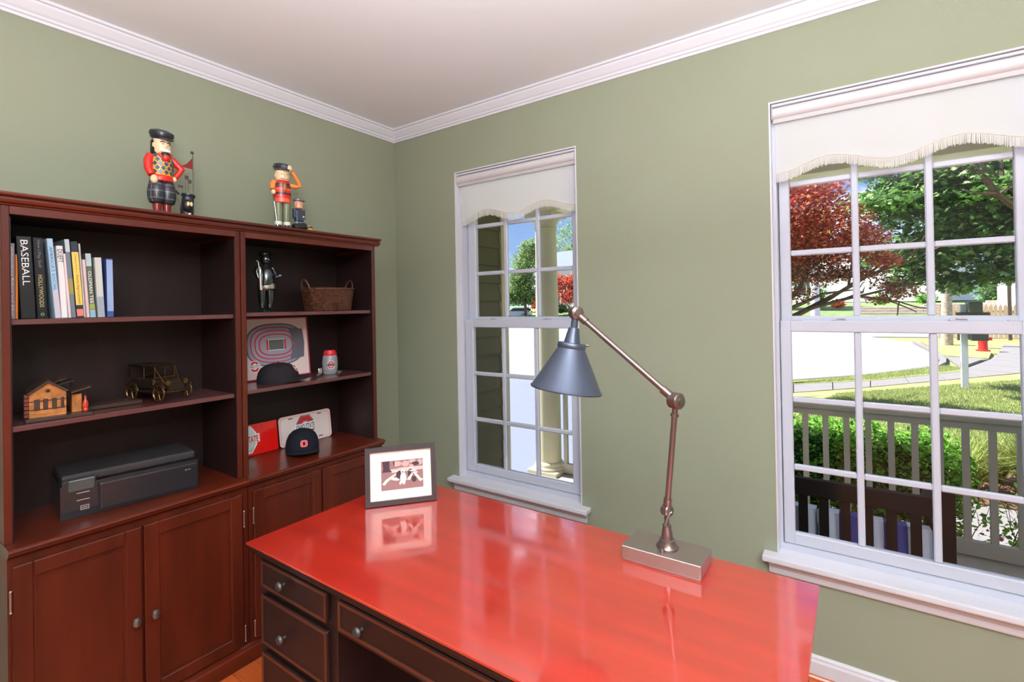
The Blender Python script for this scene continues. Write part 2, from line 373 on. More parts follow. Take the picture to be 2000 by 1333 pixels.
# ================================================================== bookcases
def counter_ledge(bm, y0, y1, x0=.03):
    pr = [(x0, .746), (.398, .746), (.402, .752), (.410, .753), (.414, .758), (.414, .763), (.420, .766), (.423, .771), (.421, .777), (.416, .780), (x0, .780)]
    sweep_profile(bm, pr, (0, y0, 0), (0, y1, 0), 0, 0, (1, 0, 0))
def door(root, y0, y1, z0, z1, knob_y, hinge_y, label=None):
    fw = .048; x0, x1 = .397, .414
    bm = NB()
    box(bm, (x0, y0, z0), (x1, y0+fw, z1), .003); box(bm, (x0, y1-fw, z0), (x1, y1, z1), .003)
    box(bm, (x0, y0+fw, z0), (x1, y1-fw, z0+fw), .003); box(bm, (x0, y0+fw, z1-fw), (x1, y1-fw, z1), .003)
    d = obj('door', bm, M_wood, root, label=label)
    bm = NB(); box(bm, (x0, y0+fw, z0+fw), (x0+.006, y1-fw, z1-fw)); obj('door_panel', bm, M_wood, d)
    bm = NB(); i0, i1, j0, j1 = y0+fw, y1-fw, z0+fw, z1-fw; b = .007
    Mx = frame_m((x0+.006, 0, 0), (0, 1, 0), (0, 0, 1))
    prism(bm, [(i0, j0), (i1, j0), (i1, j1), (i0, j1)], 0, .005, Mx, [(i0+b, j0+b), (i1-b, j0+b), (i1-b, j1-b), (i0+b, j1-b)]); obj('panel_bead', bm, M_wood, d)
    bm = NB(); lathe(bm, [(.005, 0), (.005, .012), (.008, .014), (.0125, .017), (.014, .021), (.012, .026), (.006, .029), (0, .030)], Matrix.Translation((x1, knob_y, .398)) @ Matrix.Rotation(PI/2, 4, 'Y'), 20, sx=1.25)
    obj('knob', bm, M_pewter, d, smooth=True, label='pewter oval knob')
    for z in (.62, .14):
        bm = NB(); cyl(bm, (x1+.001, hinge_y, z-.03), (x1+.001, hinge_y, z+.03), .0035, seg=10); sph(bm, (x1+.001, hinge_y, z+.032), .0045, 8); sph(bm, (x1+.001, hinge_y, z-.032), .0045, 8); obj('hinge', bm, M_hinge, d, smooth=True)
def bookcase(y0, y1, label, sh, doors):
    r = empty('bookcase', (.2, (y0+y1)/2, 0), label, 'bookcase', 'cherry bookcases side by side')
    xb, xf, t = .03, .36, .020
    for a in (y0, y1-t):
        bm = NB(); box(bm, (xb, a, .780), (xf, a+t, 1.845), .0015); obj('side_panel', bm, M_edge if False else M_wood, r)
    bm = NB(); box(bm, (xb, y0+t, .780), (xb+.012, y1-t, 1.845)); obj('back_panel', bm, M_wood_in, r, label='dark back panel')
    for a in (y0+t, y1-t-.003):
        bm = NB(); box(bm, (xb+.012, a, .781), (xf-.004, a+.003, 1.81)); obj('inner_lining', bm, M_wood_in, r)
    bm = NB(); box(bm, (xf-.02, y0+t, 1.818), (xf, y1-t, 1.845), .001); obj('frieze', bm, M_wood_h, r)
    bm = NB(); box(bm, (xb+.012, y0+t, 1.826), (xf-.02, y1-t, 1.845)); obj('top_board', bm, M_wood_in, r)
    for z in sh:
        bm = NB(); box(bm, (xb+.012, y0+t+.003, z-.018), (.345, y1-t-.003, z), .002); obj('shelf', bm, M_edge, r)
    bm = NB(); counter_ledge(bm, y0-.001, y1+.001); obj('ledge', bm, M_wood_h, r, label='moulded ledge above the doors')
    # base cabinet
    bm = NB(); box(bm, (.03, y0, .0), (.394, y0+t, .746)); box(bm, (.03, y1-t, 0), (.394, y1, .746)); box(bm, (.376, y0+t, .715), (.394, y1-t, .746)); box(bm, (.376, y0+t, .07), (.394, y1-t, .1))
    m = (doors[0][1]+doors[1][0])/2; box(bm, (.376, m-.02, .1), (.394, m+.02, .715)); obj('base_frame', bm, M_wood, r)
    bm = NB(); box(bm, (.03, y0+t, .08), (.05, y1-t, .74)); obj('base_back', bm, M_wood_in, r)
    bm = NB(); sweep_profile(bm, [(.38, 0), (.409, 0), (.409, .058), (.404, .064), (.402, .072), (.394, .078), (.38, .078)], (0, y0-.002, 0), (0, y1+.002, 0), 0, 0, (1, 0, 0)); obj('plinth', bm, M_wood_h, r)
    door(r, doors[0][0], doors[0][1], .092, .724, doors[0][1]-.024, doors[0][0]-.004)
    door(r, doors[1][0], doors[1][1], .092, .724, doors[1][0]+.026, doors[1][1]+.004)
    return r
bookcase(-1.942, -1.2125, 'left-hand cherry bookcase holding books, model depot and printer', (1.484, 1.142), ((-1.934, -1.600), (-1.592, -1.242)))
bookcase(-1.2085, -.480, 'right-hand cherry bookcase holding the basket, caps and plates', (1.490, 1.147), ((-1.194, -.866), (-.858, -.500)))
bm = NB()
pr = [(.03, 1.845), (.365, 1.845), (.367, 1.850), (.376, 1.853), (.379, 1.862), (.379, 1.866), (.372, 1.868), (.372, 1.871), (.386, 1.873), (.388, 1.878), (.386, 1.884), (.03, 1.884)]
sweep_profile(bm, pr, (0, -1.962, 0), (0, -.455, 0), 0, 0, (1, 0, 0))
tag(obj('cornice', bm, M_wood_h), 'moulded cherry cornice board running over both bookcases', 'cornice')

# ================================================================== desk
dk = empty('desk', (1.70, -1.144, 0), 'large red-topped cherry desk with dark drawer fronts', 'desk')
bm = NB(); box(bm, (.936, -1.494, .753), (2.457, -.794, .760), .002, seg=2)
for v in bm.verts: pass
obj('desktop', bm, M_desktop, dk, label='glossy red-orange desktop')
bm = NB(); box(bm, (.939, -1.491, .738), (2.454, -.797, .753), .003); box(bm, (.950, -1.480, .722), (2.443, -.808, .738), .003); obj('under_moulding', bm, M_deskbody, dk)
def pedestal(x0, x1, knobs=True):
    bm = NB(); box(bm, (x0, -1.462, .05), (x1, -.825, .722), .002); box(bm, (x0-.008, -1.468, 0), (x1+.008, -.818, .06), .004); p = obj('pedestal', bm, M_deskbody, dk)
    for z0, z1, kz in ((.632, .712, .678), (.455, .605, .520), (.275, .425, .345), (.095, .245, .165)):
        dr = NB(); box(dr, (x0+.032, -1.474, z0), (x1-.032, -1.462, z1), .003); d = obj('drawer', dr, M_deskbody, p)
        bm = NB(); Mx = frame_m((0, -1.474, 0), (1, 0, 0), (0, 0, 1)); a0, a1 = x0+.032, x1-.032; b = .008
        prism(bm, [(a0, z0), (a1, z0), (a1, z1), (a0, z1)], 0, .003, Mx, [(a0+b, z0+b), (a1-b, z0+b), (a1-b, z1-b), (a0+b, z1-b)]); obj('drawer_bead', bm, M_bead, p)
        bm = NB(); cx = (a0+a1)/2
        lathe(bm, [(.005, 0), (.005, .010), (.011, .013), (.014, .018), (.011, .024), (0, .027)], Matrix.Translation((cx-.035, -1.476, kz)) @ Matrix.Rotation(PI/2, 4, 'X'), 18); obj('knob', bm, M_knob, p, smooth=True)
pedestal(.962, 1.362); pedestal(2.031, 2.431)
bm = NB(); box(bm, (1.362, -1.462, .612), (2.031, -1.444, .722)); obj('knee_rail', bm, M_deskbody, dk)
bm = NB(); box(bm, (1.385, -1.474, .634), (2.010, -1.462, .712), .003); d = obj('drawer', bm, M_deskbody, dk)
bm = NB(); prism(bm, [(1.385, .634), (2.010, .634), (2.010, .712), (1.385, .712)], 0, .003, frame_m((0, -1.474, 0), (1, 0, 0), (0, 0, 1)), [(1.393, .642), (2.002, .642), (2.002, .704), (1.393, .704)]); obj('drawer_bead', bm, M_bead, d)
for x in (1.487, 1.908):
    bm = NB(); lathe(bm, [(.005, 0), (.005, .010), (.011, .013), (.014, .018), (.011, .024), (0, .027)], Matrix.Translation((x, -1.476, .673)) @ Matrix.Rotation(PI/2, 4, 'X'), 18); obj('knob', bm, M_knob, d, smooth=True)
bm = NB(); box(bm, (1.362, -.845, .12), (2.031, -.828, .722)); obj('modesty_panel', bm, M_deskbody, dk)

# ================================================================== desk lamp
M_shade = mat('satin_blue_grey_metal', (.095, .115, .165), .34, metal=.6)
M_shade_in = plain('white_shade_lining', (230, 228, 225), .6)
M_bronze = mat('aged_bronze', (.24, .18, .17), .30, metal=.85)
M_base = mat('brushed_nickel_base', (.46, .39, .36), .30, metal=.9, bump=.2, bscale=200, stretch=(1, 30, 30))
lm = empty('desk_lamp', (2.089, -.885, .76), 'grey-shaded adjustable desk lamp on brushed metal block base', 'lamp')
bm = NB(); box(bm, (1.978, -.944, .760), (2.197, -.828, .764), .001); box(bm, (1.976, -.946, .764), (2.199, -.826, .801), .004, seg=3); obj('base', bm, M_base, lm, smooth=False)
Pb = Vector((2.091, -.885, .801)); K = Vector((2.092, -.885, .906)); EL = Vector((2.123, -.885, 1.223)); HD = Vector((1.812, -.885, 1.474))
bm = NB(); lathe(bm, [(.030, 0), (.031, .003), (.028, .006), (.027, .008), (.021, .018), (.021, .022), (.017, .024), (.012, .058), (.013, .060), (.012, .064), (.007, .066), (.007, .085)], T(*Pb), 28); obj('bell_mount', bm, M_bronze, lm, smooth=True)
bm = NB(); cyl(bm, Pb+Vector((-.002, -.040, -.001)), Pb+Vector((-.002, -.040, .014)), .006, seg=14); obj('switch', bm, M_bronze, lm, smooth=True)
vd = Vector((-F_.x, -F_.y, 0)).normalized(); rd = Vector((R_.x, R_.y, 0)).normalized()
kd = (vd*.85+rd*.5).normalized()
def knuckle(name, c, r, L, d):
    b = NB(); M, LL = axis_m(c-d*L/2, c+d*L/2)
    lathe(b, [(r*.55, -.001), (r*.85, .001), (r, .004), (r, LL-.004), (r*.85, LL-.001), (r*.5, LL+.001)], M, 26)
    k = obj(name, b, M_bronze, lm, smooth=True)
    for sg in (-1, 1):
        b = NB(); cyl(b, c+d*sg*(L/2), c+d*sg*(L/2+.004), r*.5, seg=16); obj('joint_screw', b, M_pewter, k, smooth=True)
    return k
k1 = knuckle('joint', K, .017, .026, kd)
bm = NB(); h0 = K+kd*.018; tube(bm, [h0, h0+Vector((0, 0, -.002))-rd*.006, h0-rd*.014+Vector((0, 0, -.020)), h0-rd*.020+Vector((0, 0, -.036))], [.004, .0045, .004, .0055], 10); obj('wing_lever', bm, M_pewter, k1, smooth=True)
pd = (EL-K).normalized()
bm = NB(); cyl(bm, K+pd*.012, EL-pd*.012, .0082, seg=18); cyl(bm, K+pd*.016, K+pd*.034, .0115, seg=18); cyl(bm, EL-pd*.045, EL-pd*.038, .0115, seg=18); obj('lower_arm', bm, M_bronze, lm, smooth=True)
knuckle('joint', EL, .023, .036, kd)
ad = (HD-EL).normalized()
bm = NB(); cyl(bm, EL+ad*.014, HD-ad*.012, .0088, seg=18); cyl(bm, EL+ad*.014, EL+ad*.048, .0125, seg=18); cyl(bm, HD-ad*.046, HD-ad*.018, .0125, seg=18); obj('upper_arm', bm, M_bronze, lm, smooth=True)
k3 = knuckle('joint', HD, .021, .036, (vd+rd*.3).normalized()); 
bm = NB(); tube(bm, [HD+Vector((0, 0, .014)), HD+Vector((0, 0, .02))-rd*.018, HD+Vector((0, 0, .034))-rd*.030], [.0035, .003, .0025], 8); obj('wing_lever', bm, M_pewter, k3, smooth=True)
ax = (Vector((0, 0, -1))-rd*.15+vd*.02).normalized()       # shade axis, pointing down
top = HD+ax*.018
q_ = ax.to_track_quat('Z', 'Y').to_matrix().to_4x4()
bm = NB(); lathe(bm, [(.0115, 0), (.0115, .030), (.017, .031), (.026, .076), (.027, .080)], T(*top) @ q_, 28); obj('shade_neck', bm, M_shade, lm, smooth=True)
so = [(.026, .078), (.043, .079), (.0455, .082), (.0455, .092), (.044, .097), (.110, .222), (.1145, .226), (.113, .230)]
bm = NB(); lathe(bm, so, T(*top) @ q_, 56, caps=False); obj('lamp_shade', bm, M_shade, lm, smooth=True, label='blue-grey metal cone shade')
bm = NB(); lathe(bm, [(.0, .080), (.042, .081), (.043, .098), (.1088, .2225)], T(*top) @ q_, 56, caps=False); obj('shade_lining', bm, M_shade_in, lm, smooth=True)
bm = NB(); s_ = top+ax*.088; cyl(bm, s_+rd*.044, s_+rd*.055, .004, seg=10); obj('shade_screw', bm, M_pewter, lm, smooth=True); bm = NB(); cyl(bm, s_+ax*-.012-rd*.026, s_+ax*-.012-rd*.033, .0035, seg=10); obj('shade_screw', bm, M_pewter, lm, smooth=True)
bm = NB(); lathe(bm, [(.013, .085), (.014, .110), (.022, .135), (.027, .155), (.024, .175), (0, .186)], T(*top) @ q_, 20); obj('bulb', bm, plain('frosted_bulb', (235, 235, 230), .3), lm, smooth=True)

# ================================================================== framed photograph on the desk
M_fr = mat('dark_espresso_frame', (.045, .028, .035), .35, coat=.5)
M_mat = plain('cream_mount', (250, 238, 230), .8)
u = Vector((.6372, .7707, 0)); nn = Vector((.7707, -.6372, 0)); al = math.radians(9)
upv = Vector((0, 0, math.cos(al)))-nn*math.sin(al)
pf = empty('picture_frame', (1.13, -1.012, .76), 'dark frame with sepia photo of two people and a white dog, on desk', 'picture frame')
MF = frame_m((1.047, -1.113, .762), u, upv)   # local x along bottom, y up the frame, z towards the viewer
Wf, Hf, b = .262, .212, .018
if (MF.to_3x3() @ Vector((0, 0, 1))).dot(nn) < 0: raise Exception('frame facing')
for poly in ([(0, 0), (Wf, 0), (Wf-b, b), (b, b)], [(Wf, 0), (Wf, Hf), (Wf-b, Hf-b), (Wf-b, b)], [(Wf, Hf), (0, Hf), (b, Hf-b), (Wf-b, Hf-b)], [(0, Hf), (0, 0), (b, b), (b, Hf-b)]):
    bm = NB(); prism(bm, poly, -.012, .006, MF); obj('frame_rail', bm, M_fr, pf)
bm = NB(); box(bm, (b, b, -.010), (Wf-b, Hf-b, -.004), 0, MF); obj('mount', bm, M_mat, pf)
bm = NB(); box(bm, (b*.6, b*.6, -.014), (Wf-b*.6, Hf-b*.6, -.011), 0, MF); box(bm, (.10, .0, -.016), (.16, .14, -.013), 0, MF @ Matrix.Rotation(math.radians(-0), 4, 'X')); obj('backing', bm, M_fr, pf)
bm = NB(); strut = [(.105, .135), (.155, .135), (.165, .0), (.095, .0)]
a_ = MF @ Vector((.13, .135, -.014)); ft = Vector((a_.x, a_.y, .7605))-nn*.055
tube(bm, [a_, ft+Vector((0, 0, .004))], .006, 6); obj('easel_strut', bm, M_fr, pf)
def sep(r, g, b_): return plain('sepia', (r, g, b_), .8)
S_mid = sep(150, 112, 112); S_dark = sep(70, 52, 62); S_lite = sep(240, 215, 210); S_pale = sep(200, 165, 160); S_path = sep(220, 190, 185)
ph = NB(); px0, px1, py0, py1 = .058, .214, .052, .158
box(ph, (px0, py0, -.0042), (px1, py1, -.0036), 0, MF); photo = obj('photo_print', ph, S_mid, pf, label='sepia print of people on a lawn')
def lay(name, polys, m, z):
    for k, pl in enumerate(polys):
        b_ = NB(); prism(b_, [(px0+(px1-px0)*x, py0+(py1-py0)*y) for x, y in pl], -.0036, -.0036+z+k*.00002, MF)
        obj(name, b_, m, photo)
def ell(cx, cy, rx, ry, n=14, a=0): return [(cx+rx*math.cos(2*PI*k/n)*math.cos(a)-ry*math.sin(2*PI*k/n)*math.sin(a), cy+rx*math.cos(2*PI*k/n)*math.sin(a)+ry*math.sin(2*PI*k/n)*math.cos(a)) for k in range(n)]
lay('printed_foliage', [ell(.38, .88, .11, .09), ell(.58, .86, .09, .1), ell(.93, .88, .06, .1), ell(.74, .93, .09, .06)], S_pale, .0002)
lay('printed_path', [[(.22, .70), (.5, .74), (1, .73), (1, .62), (.5, .60), (.25, .58)]], S_path, .0003)
lay('printed_trunk', [[(.03, 1), (.20, 1), (.20, .72), (.26, .62), (.02, .62), (.05, .74)], ell(.82, .84, .09, .07), ell(.30, .9, .02, .09)], S_dark, .0004)
lay('printed_figures', [ell(.44, .50, .09, .14), ell(.70, .50, .07, .17), ell(.78, .30, .06, .1)], S_dark, .0005)
lay('printed_skin', [ell(.36, .66, .05, .06), ell(.72, .74, .05, .075), [(.02, .22), (.10, .36), (.34, .56), (.36, .52), (.16, .30), (.08, .18)], ell(.31, .37, .13, .05, 14, -.4), [(.60, .30), (.72, .52), (.76, .48), (.68, .28)], [(.76, .52), (.92, .20), (.98, .24), (.82, .52)], ell(.76, .60, .09, .03), ell(.80, .53, .08, .025), ell(.97, .27, .04, .025)], S_lite, .0006)
lay('printed_dog', [ell(.52, .38, .075, .19), ell(.51, .60, .05, .07), [(.44, .28), (.42, .16), (.47, .16), (.49, .3)], [(.52, .28), (.50, .16), (.56, .16), (.58, .3)]], sep(252, 238, 232), .0007)
lay('printed_nose', [ell(.51, .585, .016, .03)], S_dark, .0008)
lay('printed_hair', [ell(.72, .775, .055, .05), ell(.36, .69, .055, .035)], S_pale, .00065)
# ================================================================== books on the upper left shelf
XB = .300; ZS = 1.4845
def book(y0, y1, h, lean, col, label, depth=.20, texts=(), bands=(), rough=.5, xo=0, hard=False, page=True):
    """spine faces +x; lean = sideways shift (in y) of the top relative to the bottom"""
    wd = y1-y0; ang = math.atan2(lean, h)
    r = empty('book', (XB+xo, (y0+y1)/2, ZS+abs(math.sin(ang))*wd/2+.0003), label, 'book', 'books on the upper left shelf')
    r.rotation_euler = (-ang, 0, 0)
    c = plain('book_cover', col, rough); bm = NB()
    t = .0018
    box(bm, (-depth, -wd/2, 0), (0, -wd/2+t, h), .0005); box(bm, (-depth, wd/2-t, 0), (0, wd/2, h), .0005)
    box(bm, (-.0022, -wd/2, 0), (0.0, wd/2, h), .0008); obj('cover', bm, c, r, local=True)
    bm = NB(); box(bm, (-depth+.004, -wd/2+t, .003), (-.0022, wd/2-t, h-.003)); obj('pages', bm, M_page, r, local=True)
    for z0, z1, cc in bands:
        bm = NB(); box(bm, (0, -wd/2+.0004, z0*h), (.0005, wd/2-.0004, z1*h)); obj('spine_band', bm, plain('spine_band', cc, .5), r, local=True)
    for s, zc, L, hh, cc in texts:
        # reads from top to bottom, letters' up towards +y
        text('spine_title', s, frame_m((.0006, 0, zc*h), (0, 0, -1), (0, 1, 0)), L*h, hh, plain('spine_ink', cc, .5), r, local=True)
    return r
M_page = plain('book_pages', (225, 215, 195), .8)
wh = (235, 235, 235); bk = (20, 20, 24)
book(-1.9165, -1.9005, .247, 0, (150, 135, 150), 'mauve-grey book beside the shelf side, title Williamsburg Before and After', texts=[('Williamsburg Before and After', .5, .92, .009, wh)])
book(-1.8993, -1.8935, .212, .001, (235, 130, 20), 'thin bright orange book between mauve and baseball book', xo=-.004)
book(-1.887, -1.851, .272, -.010, (22, 22, 26), 'thick black book titled BASEBALL in white', texts=[('BASEBALL', .68, .55, .018, wh)], rough=.35)
book(-1.8475, -1.8215, .271, -.010, (16, 18, 24), 'black book with gold HOLLYWOODS lettering beside the baseball book', texts=[('How I Play Golf', .80, .34, .010, (120, 120, 125)), ('HOLLYWOODS', .34, .40, .011, (190, 175, 120)), ('O', .05, .035, .009, (200, 195, 160))], rough=.35)
book(-1.8025, -1.7875, .272, -.020, (165, 200, 225), 'pale blue and grey book titled AMERICAS SOCIAL', texts=[("AMERICA'S SOCIAL", .62, .55, .008, (50, 90, 140))], bands=[(.0, .34, (190, 185, 195))])
book(-1.7865, -1.7695, .249, -.012, (226, 224, 226), 'white book with bold black DUEFT at top of spine', texts=[('DUEFT', .86, .18, .013, (30, 34, 34))])
book(-1.7680, -1.7602, .223, -.014, (228, 205, 210), 'slim pink-white paperback left of the tall grey book')
book(-1.7595, -1.7465, .274, -.017, (105, 118, 128), 'tall slate grey book with white top left of home improvement guide', bands=[(.84, 1.0, (185, 195, 205)), (.3, .5, (150, 140, 80))], xo=-.004)
b9 = book(-1.7455, -1.7265, .268, -.016, (40, 46, 62), 'yellow-spined Complete Guide to Home Improvement book', texts=[('Complete Guide to', .71, .25, .006, (40, 40, 40)), ('Home Improvement', .37, .38, .011, (35, 35, 35))], bands=[(.165, .86, (238, 195, 90)), (.02, .11, (225, 120, 110))], xo=.001)
book(-1.7255, -1.7205, .262, -.0135, (205, 195, 195), 'very thin white book pressed against the home improvement guide', xo=-.002)
book(-1.7185, -1.7095, .206, -.0115, (215, 190, 192), 'short pinkish-white paperback right of the very thin white book')
book(-1.7085, -1.6925, .229, -.013, (88, 100, 84), 'green-grey book with white OLDMAN TEE lettering and pale top', texts=[('OLDMAN TEE', .47, .5, .009, wh)], bands=[(.80, .995, (170, 190, 200)), (.13, .21, (150, 160, 70)), (.0, .12, (140, 170, 190))])
book(-1.6865, -1.6665, .216, -.009, (195, 200, 196), 'light grey book second from the right end of row', bands=[(.0, .34, (150, 160, 170))])
book(-1.6595, -1.6405, .214, -.002, (60, 80, 140), 'blue book with pale spine at right end of row', bands=[(.1, .98, (140, 165, 205))])
book(-1.6400, -1.6365, .157, -.001, (60, 40, 90), 'thin short violet-red booklet behind the blue book', bands=[(.1, .5, (150, 40, 60))], xo=-.012)

# ================================================================== model railway depot and bronze car
M_dw = mat('honey_stained_wood', (.42, .15, .03), .5, noise=.4, nscale=40, coat=.3)
M_dk = mat('dark_model_wood', (.035, .016, .010), .5, coat=.3)
M_dr = plain('brown_red_model_stone', (110, 50, 40), .7)
Z2 = 1.1425
dp = empty('model_depot', (.26, -1.79, Z2), 'small wooden model depot with gabled roof on middle shelf', 'model building', rz=math.radians(-8))
bm = NB(); box(bm, (-.10, -.085, 0), (.075, .085, .012), .002); obj('base', bm, M_dk, dp, local=True)
bm = NB(); prism(bm, [(-.062, .012), (.030, .012), (.030, .090), (-.016, .128), (-.062, .090)], -.085, .045, Matrix(((0, 0, 1, 0), (1, 0, 0, -.012), (0, 1, 0, 0), (0, 0, 0, 1)))); obj('walls', bm, M_dw, dp, local=True)
for z in (.022, .036, .050, .064, .078):
    bm = NB(); box(bm, (.045, -.074, z), (.0468, .018, z+.003)); obj('clapboard', bm, M_dk if z in (.036, .064) else M_dw, dp, local=True)
for ys, yw in ((-.062, .014), (-.040, .012), (-.018, .012), (.004, .008)):
    bm = NB(); box(bm, (.0455, ys, .035), (.0485, ys+yw, .072), .001); obj('window', bm, M_dk, dp, local=True)
for sgn in (-1, 1):
    bm = NB(); L = .066; M = Matrix.Translation((-.02, -.028, .134)) @ Matrix.Rotation(-sgn*math.radians(37), 4, 'X') 
    box(bm, (-.072, 0 if sgn > 0 else -L, -.006), (.078, L if sgn > 0 else 0, 0), .001, M); obj('roof_slope', bm, M_dk, dp, local=True)
bm = NB(); sph(bm, (.046, -.028, .098), .006, 8); obj('gable_lamp', bm, M_dk, dp, local=True)
for i in range(6):
    bm = NB(); box(bm, (.02, -.086, .014+i*.013), (.048, -.0745, .025+i*.013), .001); obj('stone', bm, M_dr, dp, local=True)
bm = NB(); box(bm, (-.03, .034, .012), (.03, .060, .075), .001); obj('porch_bay', bm, M_dw, dp, local=True)
bm = NB(); M = Matrix.Translation((0, .030, .083)) @ Matrix.Rotation(math.radians(16), 4, 'X'); box(bm, (-.04, 0, -.003), (.055, .055, .003), .001, M); obj('porch_roof', bm, M_dk, dp, local=True)
bm = NB(); box(bm, (-.05, .020, .108), (.03, .07, .111), .0005, Matrix.Rotation(math.radians(14), 4, 'X')); box(bm, (-.05, .020, .118), (.03, .062, .121), .0005, Matrix.Rotation(math.radians(18), 4, 'X')); obj('signal_arm', bm, M_dk, dp, local=True)
bm = NB(); cyl(bm, (.02, .07, .0), (.02, .07, .082), .003, seg=8); cyl(bm, (-.03, .040, .07), (-.03, .040, .122), .0025, seg=8); obj('porch_post', bm, M_dk, dp, local=True)
bm = NB(); lathe(bm, [(.006, 0), (.009, .006), (.006, .012), (.009, .02), (.007, .035), (.003, .042), (.0025, .055)], T(.045, .068, .012), 12); obj('oil_lantern', bm, plain('red_lantern', (190, 60, 40), .3), dp, local=True, smooth=True)

M_br = mat('bronze_model_metal', (.16, .085, .035), .32, metal=.85)
M_bd = mat('dark_bronze', (.05, .032, .022), .4, metal=.7)
car = empty('model_car', (.235, -1.45, Z2+.0045), 'antique open-fronted bronze model car beside the model depot', 'model car', rz=math.radians(14))
# local x = forwards (towards viewer)
bm = NB(); box(bm, (-.17, -.050, .030), (.055, .050, .038), .002); obj('chassis', bm, M_bd, car, local=True)
bm = NB(); prism(bm, [(-.032, .036), (.032, .036), (.034, .062), (.016, .078), (0, .083), (-.016, .078), (-.034, .062)], -.01, .052, Matrix(((0, 0, 1, 0), (1, 0, 0, 0), (0, 1, 0, 0), (0, 0, 0, 1)))); obj('bonnet', bm, M_br, car, local=True)
bm = NB(); prism(bm, [(-.030, .038), (.030, .038), (.031, .060), (.014, .075), (0, .080), (-.014, .075), (-.031, .060)], .053, .057, Matrix(((0, 0, 1, 0), (1, 0, 0, 0), (0, 1, 0, 0), (0, 0, 0, 1)))); obj('radiator', bm, M_bd, car, local=True)
bm = NB(); box(bm, (-.155, -.042, .038), (-.015, .042, .085), .006); obj('body', bm, M_bd, car, local=True)
bm = NB(); box(bm, (-.165, -.048, .132), (.0, .048, .140), .004); box(bm, (-.155, -.044, .085), (-.15, .044, .134)); obj('roof_canopy', bm, M_bd, car, local=True)
bm = NB(); fm = frame_m((-.012, 0, 0), (0, 1, 0), (0, 0, 1)); prism(bm, [(-.042, .085), (.042, .085), (.042, .134), (-.042, .134)], 0, .003, fm, [(-.038, .089), (.038, .089), (.038, .130), (-.038, .130)])
obj('windscreen_frame', bm, M_br, car, local=True)
for a in (-.042, .042):
    for p_, q_, r_ in (((-.155, a, .085), (-.155, a, .134), .002), ((-.07, a, .085), (-.07, a, .134), .0015), ((.05, a*.6, .04), (-.012, a, .134), .0012)):
        bm = NB(); tube(bm, [p_, q_], r_, 6); obj('canopy_post', bm, M_br, car, local=True)
def wheel(x, y):
    bm = NB(); R0 = .031
    pts = [(x+R0*math.cos(a), y, R0+R0*math.sin(a)) for a in [2*PI*k/28 for k in range(29)]]; tube(bm, pts, .004, 8)
    for k in range(10):
        a = 2*PI*k/10; tube(bm, [(x, y, R0), (x+R0*math.cos(a), y, R0+R0*math.sin(a))], .0012, 5)
    cyl(bm, (x, y-.005, R0), (x, y+.005, R0), .005, seg=12); obj('wheel', bm, M_br, car, local=True, smooth=True)
for x in (.036, -.125):
    for y in (-.056, .056): wheel(x, y)
for s_ in (-1, 1):
    bm = NB(); tube(bm, [(.072, s_*.055, .052), (.060, s_*.055, .066), (.036, s_*.055, .072), (.008, s_*.055, .060), (-.01, s_*.055, .034), (-.085, s_*.055, .034), (-.10, s_*.055, .060), (-.125, s_*.055, .070), (-.155, s_*.055, .058)], .0045, 6); obj('mudguard', bm, M_bd, car, local=True, smooth=True)
    bm = NB(); cyl(bm, (.052, s_*.036, .070), (.062, s_*.036, .070), .009, .011, seg=14); obj('headlamp', bm, M_br, car, local=True, smooth=True)
bm = NB(); tube(bm, [(.058, -.04, .034), (.06, 0, .032), (.058, .04, .034)], .002, 6); obj('axle', bm, M_br, car, local=True)
bm = NB(); box(bm, (-.028, -.13, 0), (.045, .095, .016), .003)
tag(obj('display_plinth', bm, M_dk), 'low dark wooden plinth on middle shelf between depot and car', 'plinth')
bpy.data.objects['display_plinth'].location = (.20, -1.63, Z2)

# ================================================================== printer
M_pr = mat('black_glossy_plastic', (.017, .017, .021), .28, coat=.4)
M_pr2 = mat('black_satin_plastic', (.028, .027, .028), .45)
M_scr = mat('grey_lcd', (.09, .095, .09), .25)
M_sil = mat('silver_plastic', (.55, .55, .55), .3, metal=.8)
pr = empty('printer', (.30, -1.585, .781), 'black all-in-one desktop printer on the left bookcase ledge', 'printer', rz=math.radians(-7))
# local: x forward (front face x=0.015), y along; width .42
w2 = .208
bm = NB(); prism(bm, [(-.215, 0), (.006, 0), (.014, .030), (.012, .118), (-.215, .118)], -w2, w2, Matrix(((1, 0, 0, 0), (0, 0, -1, 0), (0, 1, 0, 0), (0, 0, 0, 1)))); obj('body', bm, M_pr, pr, local=True)
bm = NB(); box(bm, (-.218, -w2+.004, .119), (-.006, w2-.004, .150), .010, seg=3); obj('scanner_lid', bm, M_pr2, pr, local=True)
bm = NB(); box(bm, (.004, -w2+.105, .012), (.020, w2-.004, .108), .006, seg=2); obj('paper_tray_door', bm, M_pr, pr, local=True)
bm = NB(); box(bm, (.002, -w2+.100, .108), (.012, w2-.03, .116), .001); obj('output_slot', bm, plain('slot_black', (8, 8, 8), .6), pr, local=True)
bm = NB(); box(bm, (-.060, -w2+.002, .110), (.012, -w2+.100, .138), .008, seg=3); obj('control_panel', bm, M_pr, pr, local=True)
Mc = Matrix.Translation((.010, -w2+.052, .112)) @ Matrix.Rotation(math.radians(-62), 4, 'Y')
bm = NB(); box(bm, (-.004, -.036, -.001), (.040, .036, .004), .002, Matrix.Translation((.012, -w2+.056, .098)) @ Matrix.Rotation(math.radians(-72), 4, 'Y')); obj('display', bm, M_scr, pr, local=True, label='grey display')
for z in (.085, .060):
    bm = NB(); box(bm, (.0125, -w2+.042, z), (.0155, -w2+.078, z+.003), .0005); obj('button_bar', bm, M_sil, pr, local=True)
